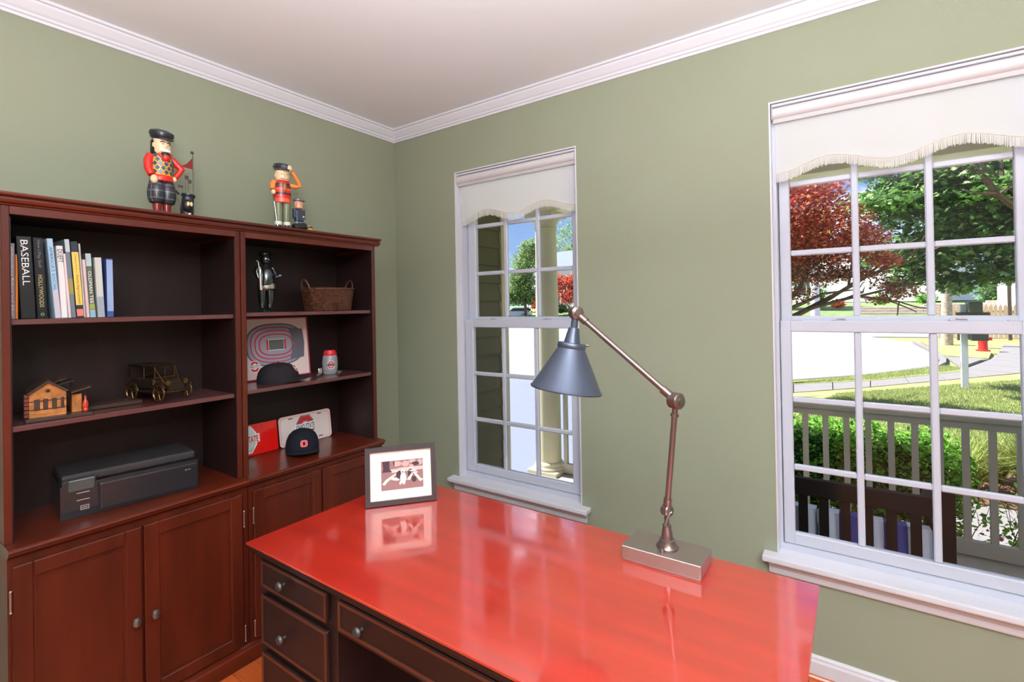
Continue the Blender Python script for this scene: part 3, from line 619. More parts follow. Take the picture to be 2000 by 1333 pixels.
bm = NB(); Mb = frame_m((.0135, 0, 0), (0, 1, 0), (0, 0, 1)); prism(bm, [(-w2+.052, .026), (-w2+.076, .026), (-w2+.076, .042), (-w2+.052, .042)], 0, .0015, Mb, [(-w2+.055, .029), (-w2+.073, .029), (-w2+.073, .039), (-w2+.055, .039)]); box(bm, (.0135, -w2+.057, .032), (.0145, -w2+.071, .036)); obj('card_label', bm, M_sil, pr, local=True)
bm = NB(); box(bm, (.012, w2-.050, .104), (.016, w2-.018, .107), .0005); obj('silver_badge', bm, M_sil, pr, local=True)
bm = NB(); sph(bm, (.0202, w2-.045, .086), .003, 10); box(bm, (.0196, w2-.040, .0845), (.0206, w2-.028, .0875), .0004); obj('maker_badge', bm, M_sil, pr, local=True)
bm = NB(); box(bm, (.0065, -w2+.0995, .015), (.0145, -w2+.1025, .112)); obj('panel_seam', bm, plain('seam_black', (5, 5, 5), .8), pr, local=True)
bm = NB(); box(bm, (-.20, -w2+.01, 0), (0, w2-.01, .002)); obj('foot_strip', bm, M_sil, pr, local=True)

# ================================================================== golfer nutcrackers on top of the bookcases
TOP = 1.885
def sk(name, rgb, r=.4, **k): return mat(name, s2l(*rgb), r, coat=.3, **k)
C_skin = sk('painted_flesh', (235, 205, 165)); C_navy = sk('navy_paint', (30, 34, 46)); C_red = sk('red_paint', (215, 35, 20)); C_blk = sk('black_paint', (22, 20, 20), .5)
C_white = sk('white_paint', (235, 235, 225)); C_dred = sk('dark_red_paint', (125, 25, 22)); C_oliv = sk('olive_paint', (115, 122, 95)); C_orng = sk('orange_knit', (232, 140, 62))
C_brn = sk('brown_leather_paint', (70, 48, 36)); C_yel = sk('mustard_paint', (225, 165, 45)); C_blu = sk('teal_blue_paint', (35, 75, 110)); C_dbl = sk('slate_blue_paint', (52, 62, 84)); C_gry = sk('grey_paint', (105, 112, 122)); C_steel = mat('thin_steel', (.6, .6, .6), .3, metal=1); C_dst = mat('dark_steel', (.12, .11, .10), .4, metal=.8)
C_ltb = sk('light_denim_paint', (110, 130, 150)); C_tanp = sk('cheek_tan', (220, 160, 125)); C_coral = sk('coral_paint', (228, 96, 78)); C_gold = sk('brown_tie_paint', (160, 95, 35))
def plaid():
    m = sk('navy_plaid', (36, 38, 46)); n = m.node_tree; b = n.nodes['Principled BSDF']
    tcn = n.nodes.new('ShaderNodeTexCoord'); cols = []
    for d in ('X', 'Z'):
        wv = n.nodes.new('ShaderNodeTexWave'); wv.bands_direction = d; wv.inputs['Scale'].default_value = 11; n.links.new(tcn.outputs['Object'], wv.inputs[0])
        cp_ = n.nodes.new('ShaderNodeValToRGB'); cp_.color_ramp.elements[0].position = .93; cp_.color_ramp.elements[1].position = .97; n.links.new(wv.outputs[0], cp_.inputs[0]); cols.append(cp_)
    ad_ = n.nodes.new('ShaderNodeMath'); ad_.operation = 'MAXIMUM'; n.links.new(cols[0].outputs[0], ad_.inputs[0]); n.links.new(cols[1].outputs[0], ad_.inputs[1])
    mxx = n.nodes.new('ShaderNodeMixRGB'); mxx.inputs[1].default_value = (*s2l(36, 38, 46), 1); mxx.inputs[2].default_value = (*s2l(95, 98, 108), 1)
    n.links.new(ad_.outputs[0], mxx.inputs[0]); n.links.new(mxx.outputs[0], b.inputs['Base Color']); return m
C_plaid = plaid()
def face(root, c, r, hz, skin, moust=None, beard=None, brow=True):
    """c head centre, faces +x"""
    bm = NB(); lathe(bm, [(r*.80, -hz), (r*.98, -hz*.8), (r, 0), (r, hz*.8), (r*.85, hz)], T(*c), 24); h = obj('head', bm, skin, root, local=True, smooth=True)
    for s_ in (-1, 1):
        bm = NB(); sph(bm, (c[0], c[1]+s_*r*1.0, c[2]), r*.24, 10, ry=r*.14, rz=r*.34); obj('ear', bm, skin, h, local=True, smooth=True)
        bm = NB(); sph(bm, (c[0]+r*.90, c[1]+s_*r*.38, c[2]+hz*.10), r*.17, 10, rz=r*.11); obj('eye', bm, C_white, h, local=True, smooth=True)
        bm = NB(); sph(bm, (c[0]+r*1.03, c[1]+s_*r*.38, c[2]+hz*.10), r*.075, 8); obj('pupil', bm, C_blk, h, local=True, smooth=True)
        if brow:
            bm = NB(); tube(bm, [(c[0]+r*.88, c[1]+s_*r*.62, c[2]+hz*.28), (c[0]+r*1.0, c[1]+s_*r*.4, c[2]+hz*.42), (c[0]+r*1.04, c[1]+s_*r*.16, c[2]+hz*.30)], r*.06, 6); obj('eyebrow', bm, C_blk, h, local=True, smooth=True)
    bm = NB(); sph(bm, (c[0]+r*1.06, c[1], c[2]-hz*.05), r*.22, 10, ry=r*.16, rz=r*.26); obj('nose', bm, skin, h, local=True, smooth=True)
    return h
# -- first nutcracker
n1 = empty('nutcracker_figure', (.245, -1.462, TOP), 'tall nutcracker golfer in red argyle sweater with flag and golf bag', 'figurine', 'nutcracker golfers on the bookcase', rz=math.radians(8))
for s_ in (-1, 1):
    bm = NB(); sph(bm, (.012, s_*.018, .009), .024, 14, ry=.013, rz=.010); obj('shoe', bm, C_white, n1, local=True, smooth=True)
    bm = NB(); lathe(bm, [(.011, .006), (.014, .03), (.017, .06)], T(0, s_*.018, 0), 16); obj('sock', bm, C_dred, n1, local=True, smooth=True)
for s_ in (-1, 1):
    bm = NB(); lathe(bm, [(.014, .050), (.024, .055), (.030, .072), (.031, .098), (.027, .125), (.020, .152)], T(0, s_*.020, 0), 24, sx=1.1); obj('knickerbocker_leg', bm, C_plaid, n1, local=True, smooth=True)
bm = NB(); lathe(bm, [(.040, .142), (.042, .148), (.041, .162), (.039, .165)], None, 28, sx=.85); obj('sweater_hem', bm, C_red, n1, local=True, smooth=True)
bm = NB(); lathe(bm, [(.038, .160), (.040, .170), (.040, .225), (.036, .245), (.022, .255)], None, 28, sx=.85); tor = obj('argyle_sweater', bm, C_yel, n1, local=True, smooth=True)
for i in range(-2, 3):
    for j in range(5):
        a = i*.50+(.25 if j % 2 else 0); z = .176+j*.0165; rr = .0408 if z < .23 else .0375
        c0 = Vector((math.cos(a)*rr*.86, math.sin(a)*rr, z)); nrm = Vector((math.cos(a), math.sin(a), 0)); tg = Vector((-math.sin(a), math.cos(a), 0))
        bm = NB(); prism(bm, [(-.0088, 0), (0, -.0098), (.0088, 0), (0, .0098)], 0, .0008, frame_m(c0, tg, (0, 0, 1))); obj('argyle_diamond', bm, C_blu, tor, local=True)
bm = NB(); tube(bm, [(.026, -.024, .250), (.034, 0, .218), (.026, .024, .250)], .006, 8); sph(bm, (.030, 0, .236), .016, 10, rz=.02); obj('neck_facing', bm, C_red, n1, local=True, smooth=True)
# arms: right arm (image left, y<0) hangs; left arm bends to the flag
bm = NB(); tube(bm, [(.0, -.040, .242), (.002, -.050, .215), (.008, -.052, .185), (.018, -.046, .160)], [.015, .016, .015, .013], 12); obj('sleeve', bm, C_red, n1, local=True, smooth=True)
bm = NB(); sph(bm, (.024, -.040, .143), .013, 12, rz=.018); obj('hand', bm, C_skin, n1, local=True, smooth=True)
bm = NB(); tube(bm, [(.0, .040, .242), (.006, .056, .222), (.014, .070, .205), (.010, .060, .186), (.008, .048, .168)], [.013, .014, .013, .011, .010], 12); obj('sleeve', bm, C_red, n1, local=True, smooth=True)
bm = NB(); sph(bm, (.010, .043, .160), .009, 10, rz=.012); obj('hand', bm, C_skin, n1, local=True, smooth=True)
h = face(n1, (.004, 0, .285), .030, .034, C_skin)
bm = NB(); sph(bm, (.033, 0, .262), .011, 10, ry=.021, rz=.009); obj('moustache', bm, C_white, h, local=True, smooth=True)
bm = NB(); sph(bm, (.031, 0, .243), .013, 12, ry=.017, rz=.024); obj('beard', bm, C_blk, h, local=True, smooth=True)
bm = NB(); lathe(bm, [(.026, .244), (.034, .255), (.0335, .300), (.03, .31)], T(-.007, 0, 0), 20, sx=.9); obj('hair', bm, C_blk, h, local=True, smooth=True)
bm = NB(); t = NB(); lathe(t, [(.028, -.012), (.036, -.006), (.043, .010), (.040, .022), (.022, .030), (0, .031)], None, 26, sx=1.05); bmesh.ops.transform(t, matrix=T(.002, 0, .322) @ Matrix.Rotation(math.radians(14), 4, 'Y'), verts=t.verts); me_ = bpy.data.meshes.new('x'); t.to_mesh(me_); t.free(); bm.from_mesh(me_)
sph(bm, (.038, 0, .310), .024, 14, ry=.028, rz=.006, M=Matrix.Rotation(math.radians(20), 4, 'Y')); obj('flat_cap', bm, C_navy, h, local=True, smooth=True)
# golf bag
bm = NB(); lathe(bm, [(.020, 0), (.025, .008), (.024, .060), (.022, .095), (.026, .100), (.026, .108), (.020, .110)], Matrix.Translation((.012, .086, .0)) @ Matrix.Rotation(math.radians(-6), 4, 'X'), 20); bag = obj('golf_bag', bm, C_navy, n1, local=True, smooth=True)
bm = NB(); sph(bm, (.037, .078, .055), .020, 14, rz=.027); obj('bag_pocket', bm, C_blk, bag, local=True, smooth=True)
for dy in (-.006, .006):
    bm = NB(); sph(bm, (.055, .078+dy, .060), .005, 8, ry=.006, rz=.010); obj('pocket_patch', bm, C_skin, bag, local=True, smooth=True)
bm = NB(); tube(bm, [(.012, .060, .102), (.014, .050, .110), (.014, .046, .115)], .004, 6); obj('bag_strap', bm, C_navy, bag, local=True, smooth=True)
for i, (dy, L, k) in enumerate(((-.012, .125, 0), (-.002, .165, 1), (.006, .150, 1))):
    bm = NB(); p = Vector((.008+i*.003, .086+dy, .10)); e = Vector((.008+i*.003, .090+dy*1.3, L+.01)); tube(bm, [p, e], .002, 6)
    if k: box(bm, e+Vector((-.002, -.004, -.004)), e+Vector((.002, .012, .012)), .001)
    else: box(bm, e+Vector((-.002, -.016, -.002)), e+Vector((.002, .004, .007)), .001)
    obj('golf_club', bm, C_dst, bag, local=True)
bm = NB(); tube(bm, [(.03, .045, .085), (.032, .050, .04), (.034, .052, .012)], .0014, 6); obj('putter_shaft', bm, C_dst, n1, local=True)
bm = NB(); box(bm, (.025, .052, .002), (.050, .100, .014), .004); obj('bag_stand', bm, C_blk, n1, local=True)
bm = NB(); box(bm, (.040, .078, .001), (.050, .086, .024), .001); tube(bm, [(.044, .084, .01), (.054, .100, .004)], .003, 6); obj('bag_foot', bm, C_white, n1, local=True)
bm = NB(); tube(bm, [(.0, .125, 0), (.0, .125, .292)], .0022, 8); pole = obj('flag_pole', bm, C_dst, n1, local=True)
bm = NB(); sph(bm, (.0, .122, .294), .0065, 12); obj('pole_finial', bm, C_dst, pole, local=True, smooth=True)
bm = NB(); prism(bm, [(0, 0), (0, .050), (-.024, .020), (-.050, .002)], -.0006, .0006, frame_m((0, .124, .222), (0, 1, 0), (0, 0, 1))); obj('pennant', bm, C_dred, pole, local=True)
bm = NB(); sph(bm, (.02, .150, .0045), .0045, 10); sph(bm, (.02, .162, .0045), .0045, 10); obj('golf_ball', bm, C_dst, n1, local=True, smooth=True)
bm = NB(); box(bm, (-.04, -.05, 0), (.02, .165, .003), .001); obj('base_plate', bm, C_blk, n1, local=True)
# -- second nutcracker
n2 = empty('nutcracker_figure', (.245, -.948, TOP), 'nutcracker golfer in red striped sweater shading his eyes with one hand', 'figurine', 'nutcracker golfers on the bookcase', rz=math.radians(-12))
for s_ in (-1, 1):
    bm = NB(); sph(bm, (.012, s_*.020, .011), .024, 14, ry=.013, rz=.012); lathe(bm, [(.012, .01), (.013, .035)], T(0, s_*.02, 0), 14); obj('shoe', bm, C_brn, n2, local=True, smooth=True)
    bm = NB(); lathe(bm, [(.015, .030), (.018, .036), (.017, .046), (.014, .050)], T(0, s_*.02, 0), 16); obj('spat', bm, C_white, n2, local=True, smooth=True)
    bm = NB(); lathe(bm, [(.017, .046), (.0185, .060), (.0185, .135), (.017, .15)], T(0, s_*.0185, 0), 18); obj('trouser_leg', bm, C_oliv, n2, local=True, smooth=True)
bands = [(.138, .160, C_coral, .038), (.160, .176, C_red, .0405), (.176, .186, C_navy, .0405), (.186, .198, C_red, .0400), (.198, .208, C_coral, .0395), (.208, .222, C_dred, .0390), (.222, .232, C_navy, .037)]
for z0, z1, m_, rr in bands:
    bm = NB(); lathe(bm, [(rr-.003 if z0 < .14 else rr, z0), (rr, z0+.003), (rr, z1)], None, 26, sx=.85); obj('sweater_stripe', bm, m_, n2, local=True, smooth=True)
bm = NB(); lathe(bm, [(.037, .231), (.034, .242), (.020, .248)], None, 26, sx=.85); obj('sweater_top', bm, C_red, n2, local=True, smooth=True)
bm = NB(); sph(bm, (.034, .002, .210), .006, 10, ry=.010, rz=.024); obj('necktie', bm, C_gold, n2, local=True, smooth=True)
bm = NB(); tube(bm, [(0, -.036, .240), (.004, -.046, .222), (.010, -.046, .200)], [.014, .0145, .012], 12); obj('sleeve', bm, C_orng, n2, local=True, smooth=True)
bm = NB(); sph(bm, (.014, -.045, .186), .011, 12, rz=.013); obj('hand', bm, C_skin, n2, local=True, smooth=True)
bm = NB(); tube(bm, [(0, .036, .232), (.006, .062, .226), (.010, .082, .232), (.018, .068, .256), (.028, .046, .284), (.03, .038, .294)], [.011, .0115, .011, .010, .009, .009], 12); obj('sleeve', bm, C_orng, n2, local=True, smooth=True)
bm = NB(); sph(bm, (.034, .024, .308), .010, 12, ry=.014, rz=.014); obj('hand', bm, C_skin, n2, local=True, smooth=True)
h = face(n2, (.002, 0, .272), .031, .026, C_skin, brow=False)
bm = NB(); sph(bm, (.030, 0, .256), .010, 10, ry=.018, rz=.006); obj('moustache', bm, sk('pale_moustache', (235, 215, 195)), h, local=True, smooth=True)
bm = NB(); t = NB(); lathe(t, [(.028, -.010), (.036, -.004), (.040, .008), (.034, .022), (.018, .028), (0, .029)], None, 26, sx=1.05); me_ = bpy.data.meshes.new('x'); bmesh.ops.transform(t, matrix=T(.002, -.002, .306) @ Matrix.Rotation(math.radians(10), 4, 'Y'), verts=t.verts); t.to_mesh(me_); t.free(); bm.from_mesh(me_)
sph(bm, (.036, 0, .298), .022, 14, ry=.026, rz=.005, M=Matrix.Rotation(math.radians(16), 4, 'Y')); obj('flat_cap', bm, C_plaid, h, local=True, smooth=True)
bm = NB(); tube(bm, [(.016, -.048, .186), (.028, -.032, .010)], .0018, 8); cn = obj('golf_club', bm, C_steel, n2, local=True)
bm = NB(); tube(bm, [(.015, -.0485, .188), (.019, -.044, .140)], .0026, 8); obj('club_grip', bm, C_blk, cn, local=True)
bm = NB(); box(bm, (.024, -.036, 0), (.034, -.018, .012), .002); obj('club_head', bm, C_dst, cn, local=True)
# -- small caddie with trolley
n3 = empty('caddie_figure', (.262, -.872, TOP), 'small caddie figurine in slate blue coat and grey cap with trolley bag', 'figurine', rz=math.radians(5))
for s_ in (-1, 1):
    bm = NB(); lathe(bm, [(.008, 0), (.009, .02), (.0095, .06)], T(0, s_*.010, 0), 12); obj('trouser_leg', bm, C_ltb, n3, local=True, smooth=True)
    bm = NB(); box(bm, (-.010, s_*.025-.006, .070), (.010, s_*.025+.006, .118), .002); obj('coat_sleeve', bm, C_dbl, n3, local=True)
bm = NB(); box(bm, (-.014, -.021, .055), (.014, .021, .112), .003); lathe(bm, [(.017, .110), (.012, .120)], None, 16); obj('coat', bm, C_dbl, n3, local=True)
bm = NB(); sph(bm, (.015, .016, .080), .005, 8); obj('hand', bm, C_skin, n3, local=True, smooth=True)
h = face(n3, (0, 0, .139), .020, .019, C_tanp, brow=False)
bm = NB(); lathe(bm, [(.018, .154), (.024, .160), (.024, .167), (.015, .174), (0, .176)], T(-.002, 0, 0), 20); sph(bm, (.020, .002, .158), .014, 12, ry=.020, rz=.004); obj('flat_cap', bm, C_gry, h, local=True, smooth=True)
bm = NB(); M = Matrix.Translation((.028, -.046, .018)) @ Matrix.Rotation(math.radians(-78), 4, 'X') ; lathe(bm, [(.016, -.006), (.019, 0), (.019, .055), (.017, .062)], M, 18); bg_ = obj('trolley_bag', bm, C_blk, n3, local=True, smooth=True)
for i, (dy, dz) in enumerate(((.045, .016), (.052, .008), (.046, .002))):
    bm = NB(); tube(bm, [(.03, .012, .022), (.032, .030+dy*.2, .028+dz*.5), (.032, dy, .020+dz)], .0022, 6); sph(bm, (.032, dy, .020+dz), .005, 8, rz=.003); obj('golf_club', bm, C_steel if i == 0 else C_dst, bg_, local=True)
bm = NB(); pts = [(.045+0*k, .034+.011*math.cos(2*PI*k/18), .012+.011*math.sin(2*PI*k/18)) for k in range(19)]; tube(bm, pts, .002, 6); cyl(bm, (.044, .034, .012), (.047, .034, .012), .008, seg=14); obj('trolley_wheel', bm, C_yel, n3, local=True, smooth=True)

# ================================================================== right bookcase contents
ZR1, ZR2, ZR0 = 1.4905, 1.1475, .7805
# --- dark golfer statue
M_chr = mat('polished_pewter_figure', (.10, .11, .12), .2, metal=.9)
M_chl = mat('bright_pewter', (.62, .60, .57), .28, metal=.9)
st = empty('golfer_statue', (.215, -1.022, ZR1), 'dark polished metal golfer statue with clubs on upper shelf', 'statue', rz=math.radians(-6))
bm = NB(); lathe(bm, [(.040, 0), (.042, .004), (.038, .008)], None, 24, sx=.8); obj('base', bm, M_chr, st, local=True, smooth=True)
for s_ in (-1, 1):
    bm = NB(); sph(bm, (.016, s_*.016, .014), .024, 12, ry=.010, rz=.008); tube(bm, [(.0, s_*.016, .012), (.004, s_*.020, .060), (.002, s_*.018, .118)], [.010, .016, .020], 12); obj('leg', bm, M_chr, st, local=True, smooth=True)
bm = NB(); tube(bm, [(0, 0, .108), (.004, 0, .135), (.008, .002, .16), (.002, .002, .20), (0, 0, .225)], [.034, .037, .035, .034, .018], 18); obj('torso', bm, M_chr, st, local=True, smooth=True)
bm = NB(); lathe(bm, [(.036, 0), (.039, .012), (.036, .026)], T(.006, .004, .112), 20, sx=.9); obj('jacket_hem', bm, M_chl, st, local=True, smooth=True)
bm = NB(); sph(bm, (.006, 0, .252), .023, 16, rz=.027); sph(bm, (.031, .002, .250), .007, 8); obj('head', bm, M_chr, st, local=True, smooth=True)
bm = NB(); sph(bm, (.0, 0, .278), .030, 16, rz=.015); sph(bm, (.024, .006, .276), .020, 12, ry=.022, rz=.004); obj('cap', bm, M_chr, st, local=True, smooth=True)
bm = NB(); tube(bm, [(0, .034, .212), (.012, .044, .185), (.030, .046, .165), (.040, .040, .172)], [.012, .012, .009, .007], 10); sph(bm, (.042, .050, .176), .008, 8); tube(bm, [(.040, .03, .165), (.046, .058, .176)], .006, 8); obj('arm', bm, M_chr, st, local=True, smooth=True)
bm = NB(); tube(bm, [(0, -.034, .212), (.006, -.044, .19), (.016, -.038, .16)], [.012, .012, .008], 10); obj('arm', bm, M_chr, st, local=True, smooth=True)
bm = NB(); tube(bm, [(.022, -.030, .105), (.022, -.034, .185)], [.009, .008], 12); gb = obj('club_bag', bm, M_chl, st, local=True, smooth=True)
for dy, L in ((-.040, .240), (-.030, .212)):
    bm = NB(); tube(bm, [(.022, -.033, .17), (.022, dy, L-.01), (.022, dy-.002, L), (.022, dy-.010, L+.004)], .003, 8); obj('golf_club', bm, M_chl, gb, local=True, smooth=True)
# --- wicker basket with arch handles
M_wick = mat('dark_wicker', (.10, .035, .018), .45, noise=.5, nscale=60, coat=.3)
bs = empty('wicker_basket', (.205, -.672, ZR1), 'dark oval wicker basket with end handles on upper shelf', 'basket')
def bpt(a, z, off=0):
    k = 1+z*1.35; rx, ry = .085*k+off, .112*k+off
    e = .72
    ca, sa = math.cos(a), math.sin(a)
    return (rx*math.copysign(abs(ca)**e, ca), ry*math.copysign(abs(sa)**e, sa), z)
bm = NB(); N = 96; rows = 15
for r_ in range(rows):
    z = .006+r_*.0072
    tube(bm, [bpt(2*PI*i/N, z, .0028*math.sin(i*PI/2+(PI if r_ % 2 else 0))) for i in range(N+1)], .0037, 5)
obj('woven_side', bm, M_wick, bs, local=True, smooth=True)
bm = NB()
for i in range(0, N, 4): tube(bm, [bpt(2*PI*(i+.5)/N, 0, 0), bpt(2*PI*(i+.5)/N, .055, 0), bpt(2*PI*(i+.5)/N, .112, 0)], .0028, 5)
tag(obj('stakes', bm, M_wick, bs, local=True, smooth=True), kind='stuff')
bm = NB(); tube(bm, [bpt(2*PI*i/N, .116, .002*math.sin(i*1.1)) for i in range(N+1)], .0065, 6); obj('rim', bm, M_wick, bs, local=True, smooth=True)
bm = NB(); prism(bm, [bpt(2*PI*i/32, 0, -.002)[:2] for i in range(32)], .002, .006); obj('bottom', bm, M_wick, bs, local=True)
for s_ in (-1, 1):
    bm = NB(); tube(bm, [(.034*math.cos(a), s_*(.128+.016*math.sin(a)), .108+.056*math.sin(a)) for a in [PI*k/14 for k in range(15)]], .0048, 8); obj('handle', bm, M_wick, bs, local=True, smooth=True)

# --- block letter O emblem (ring with cut corners) used on the sports souvenirs
def octo(rx, ry, c=.42): return [(rx, -ry+ry*c*1.4), (rx, ry-ry*c*1.4), (rx-rx*c*1.4*.8, ry), (-rx+rx*c*1.4*.8, ry), (-rx, ry-ry*c*1.4), (-rx, -ry+ry*c*1.4), (-rx+rx*c*1.4*.8, -ry), (rx-rx*c*1.4*.8, -ry)]
E_red = plain('emblem_red', (205, 30, 40), .45); E_white = plain('emblem_white', (240, 240, 240), .45); E_grey = plain('emblem_grey', (110, 112, 118), .45); E_black = plain('emblem_black', (28, 28, 30), .5); E_silver = mat('emblem_silver', (.7, .72, .75), .25, metal=.5)
def emblem(parent, M, R, ring=E_red, outline=E_white, banner=True, words='OHIO STATE', local=True, bcol=None, t=.0006, edge=None, wide=1.0, bh=.36):
    bm = NB(); prism(bm, octo(R*.92, R*1.08), 0, t, M, octo(R*.34, R*.50)); e = obj('emblem_outline', bm, outline, parent, local)
    bm = NB(); prism(bm, octo(R*.80, R*.96), 0, t*1.8, M, octo(R*.44, R*.60)); obj('emblem_ring', bm, ring, e, local)
    if banner:
        bw = R*1.75*wide; h_ = R*bh
        bm = NB(); prism(bm, [(-bw*.62, -h_*1.15), (bw*.62, -h_*.80), (bw*.62, h_*1.15), (-bw*.62, h_*.85)], t*1.8, t*2.4, M); obj('emblem_banner', bm, edge or outline, e, local)
        text('emblem_lettering', words, M @ T(0, 0, t*2.6) @ Matrix.Rotation(.02, 4, 'Z'), bw*1.12, h_*1.5, bcol or E_grey, e, local, bold=.03)
    return e
# --- stadium picture board
M_board = mat('pale_pink_board', s2l(228, 208, 205), .7, noise=.04, nscale=6)
sb = empty('stadium_picture', (.10, -.94, ZR2), 'framed picture of an oval stadium leaning at back of shelf', 'picture')
al = math.radians(6); MS = frame_m((.098, -1.165, ZR2+.002), (0, 1, 0), (-math.sin(al), 0, math.cos(al)))
BW, BH = .452, .312
bm = NB(); box(bm, (0, 0, -.006), (BW, BH, 0), 0, MS); obj('board', bm, M_board, sb)
bm = NB(); prism(bm, [(0, 0), (BW, 0), (BW, BH), (0, BH)], -.007, .003, MS, [(.006, .006), (BW-.006, .006), (BW-.006, BH-.006), (.006, BH-.006)]); obj('edge_frame', bm, plain('deep_pink_edge', (165, 60, 75), .5), sb)
def sell(rx, ry, n=48, e=.75): return [(rx*math.copysign(abs(math.cos(2*PI*k/n))**e, math.cos(2*PI*k/n)), ry*math.copysign(abs(math.sin(2*PI*k/n))**e, math.sin(2*PI*k/n))) for k in range(n)]
MS2 = MS @ T(.268, .172, 0)
G1 = plain('stand_grey', (150, 150, 165), .7); G2 = plain('seat_red', (185, 50, 75), .7); G3 = plain('dark_stand', (100, 98, 112), .7); G4 = plain('pitch_grey', (92, 98, 96), .8)
for i, (rx, ry, m_) in enumerate(((.156, .110, G3), (.148, .103, G1), (.134, .092, G2), (.128, .087, G1), (.113, .075, G2), (.106, .069, G1), (.092, .057, G2), (.085, .051, G1))):
    bm = NB(); prism(bm, sell(rx, ry), .0002+.0003*i, .0005+.0003*i, MS2); obj('stadium_tier', bm, m_, sb)
bm = NB(); box(bm, (-.052, -.026, .0029), (.052, .026, .0033), 0, MS2); obj('printed_end_zone', bm, E_red, sb)
bm = NB(); box(bm, (-.042, -.029, .0033), (.042, .029, .0036), 0, MS2); obj('printed_pitch_border', bm, E_white, sb)
bm = NB(); box(bm, (-.040, -.026, .0036), (.040, .026, .0039), 0, MS2); obj('printed_pitch', bm, G4, sb)
bm = NB(); prism(bm, [(.070, -.085), (.150, -.075), (.157, 0), (.150, .075), (.070, .085), (.095, 0)], .0030, .0036, MS2); obj('printed_stand', bm, G3, sb)
emblem(sb, MS @ T(.150, .070, .0005), .026, E_red, E_white, True, 'OHIO STATE', local=False)
# --- grey souvenir jar
M_jar = plain('speckled_grey_glaze', (140, 142, 148), .4, noise=.2, nscale=90)
jr = empty('souvenir_jar', (.19, -.655, ZR2), 'grey jar with red lid and red ring emblem', 'jar')
bm = NB(); lathe(bm, [(.034, 0), (.037, .003), (.0395, .03), (.0405, .06), (.038, .09), (.034, .10), (.033, .102)], None, 36); obj('jar_body', bm, M_jar, jr, local=True, smooth=True)
bm = NB(); lathe(bm, [(.033, .100), (.0345, .104), (.0345, .112), (.030, .124), (.0285, .128), (.020, .1285), (0, .1285)], None, 36); obj('lid', bm, E_red, jr, local=True, smooth=True, label='red lid')
dv = Vector((CAM.x-.19, CAM.y+.655, 0)).normalized(); dv = (dv+Vector((0, .12, 0))).normalized(); tg = Vector((0, 0, 1)).cross(dv)
emblem(jr, frame_m(dv*.0402+Vector((0, 0, .052)), tg, (0, 0, 1)), .020, E_red, E_white, True, 'OHIO STATE', edge=E_grey, bcol=E_black, wide=.9)
bm = NB(); tube(bm, [(.028*math.cos(2*PI*k/20), .020*math.sin(2*PI*k/20), 0) for k in range(21)], .003, 8)
kr = tag(obj('metal_ring', bm, M_chl, smooth=True), 'small bright metal ring lying right of the grey jar', 'ring'); kr.location = (.165, -.592, ZR2+.0035)
bm = NB(); tube(bm, [(0, 0, 0), (-.010, .020, .004), (-.012, .030, .010)], [.006, .008, .004], 8); box(bm, (-.018, .018, .004), (-.014, .040, .034), .002)
ko = tag(obj('key_fob', bm, M_chl, smooth=True), 'bright metal key fob on shelf just left of the grey jar', 'key fob'); ko.location = (.235, -.765, ZR2+.006)

# --- caps
def cap(name, loc, rz, m, label, sc=1.0, flatten=1.0):
    """crown dome with six panels, brim forward (+x)"""
    r = empty(name, loc, label, 'cap', 'baseball caps in the bookcase', rz=rz)
    t = bmesh.new(); n = 36; rings = []
    prof = [(1.0, 0), (1.01, .12), (.99, .32), (.93, .55), (.80, .76), (.58, .91), (.30, .985), (.08, 1.0)]
    Rr, H = .082*sc, .108*sc*flatten
    for rr, zz in prof:
        rings.append([t.verts.new((Rr*1.10*rr*math.cos(2*PI*k/n)*(1 if math.cos(2*PI*k/n) < 0 else 1.0), Rr*.94*rr*math.sin(2*PI*k/n), H*zz)) for k in range(n)])
    for i in range(len(rings)-1):
        for k in range(n): t.faces.new((rings[i][k], rings[i][(k+1) % n], rings[i+1][(k+1) % n], rings[i+1][k]))
    t.faces.new(rings[-1])
    obj('crown', t, m, r, local=True, smooth=True)
    for k in range(6):
        a = 2*PI*(k+.5)/6; bm = NB(); tube(bm, [(Rr*1.10*rr*1.003*math.cos(a), Rr*.94*rr*1.003*math.sin(a), H*zz) for rr, zz in prof], .0007, 5); obj('panel_seam', bm, m, r, local=True)
    t = bmesh.new(); g = []; N = 22; K = 7
    for i in range(N+1):
        a = -math.radians(72)+math.radians(144)*i/N; col = []
        for k in range(K+1):
            f = k/K; L = .056*sc*math.cos(a*1.12)**.75 if abs(a*1.12) < PI/2 else 0
            x = Rr*1.10*math.cos(a)+L*f; y = Rr*.94*math.sin(a)*(1+.02*f)
            z = .004-.010*f*0+.016*sc*(1-(y/(Rr*.94))**2)*f*.9*(-.2)+ .020*sc*(1-(y/(Rr*.94))**2)*1.0-.004
            col.append(t.verts.new((x, y, max(z, .0008))))
        g.append(col)
    for i in range(N):
        for k in range(K): t.faces.new((g[i][k], g[i+1][k], g[i+1][k+1], g[i][k+1]))
    br = obj('brim', t, m, r, local=True, smooth=True)
    sm = br.modifiers.new('s', 'SOLIDIFY'); sm.thickness = .0025; sm.offset = 1
    bm = NB(); lathe(bm, [(.0, .004), (.004, .003), (.005, 0)], T(0, 0, H), 12); obj('top_button', bm, m, r, local=True, smooth=True)
    return r, Rr, H
M_cap1 = mat('charcoal_wool', (.020, .017, .020), .95, bump=.4, bscale=500, spec=.2)
M_cap2 = mat('navy_cotton', (.011, .013, .022), .9, bump=.4, bscale=500, spec=.2)
c1, Rr, H = cap('baseball_cap', (.215, -.965, ZR2), math.radians(58), M_cap1, 'charcoal cap with brim to the right in front of stadium picture', 1.05, .82)
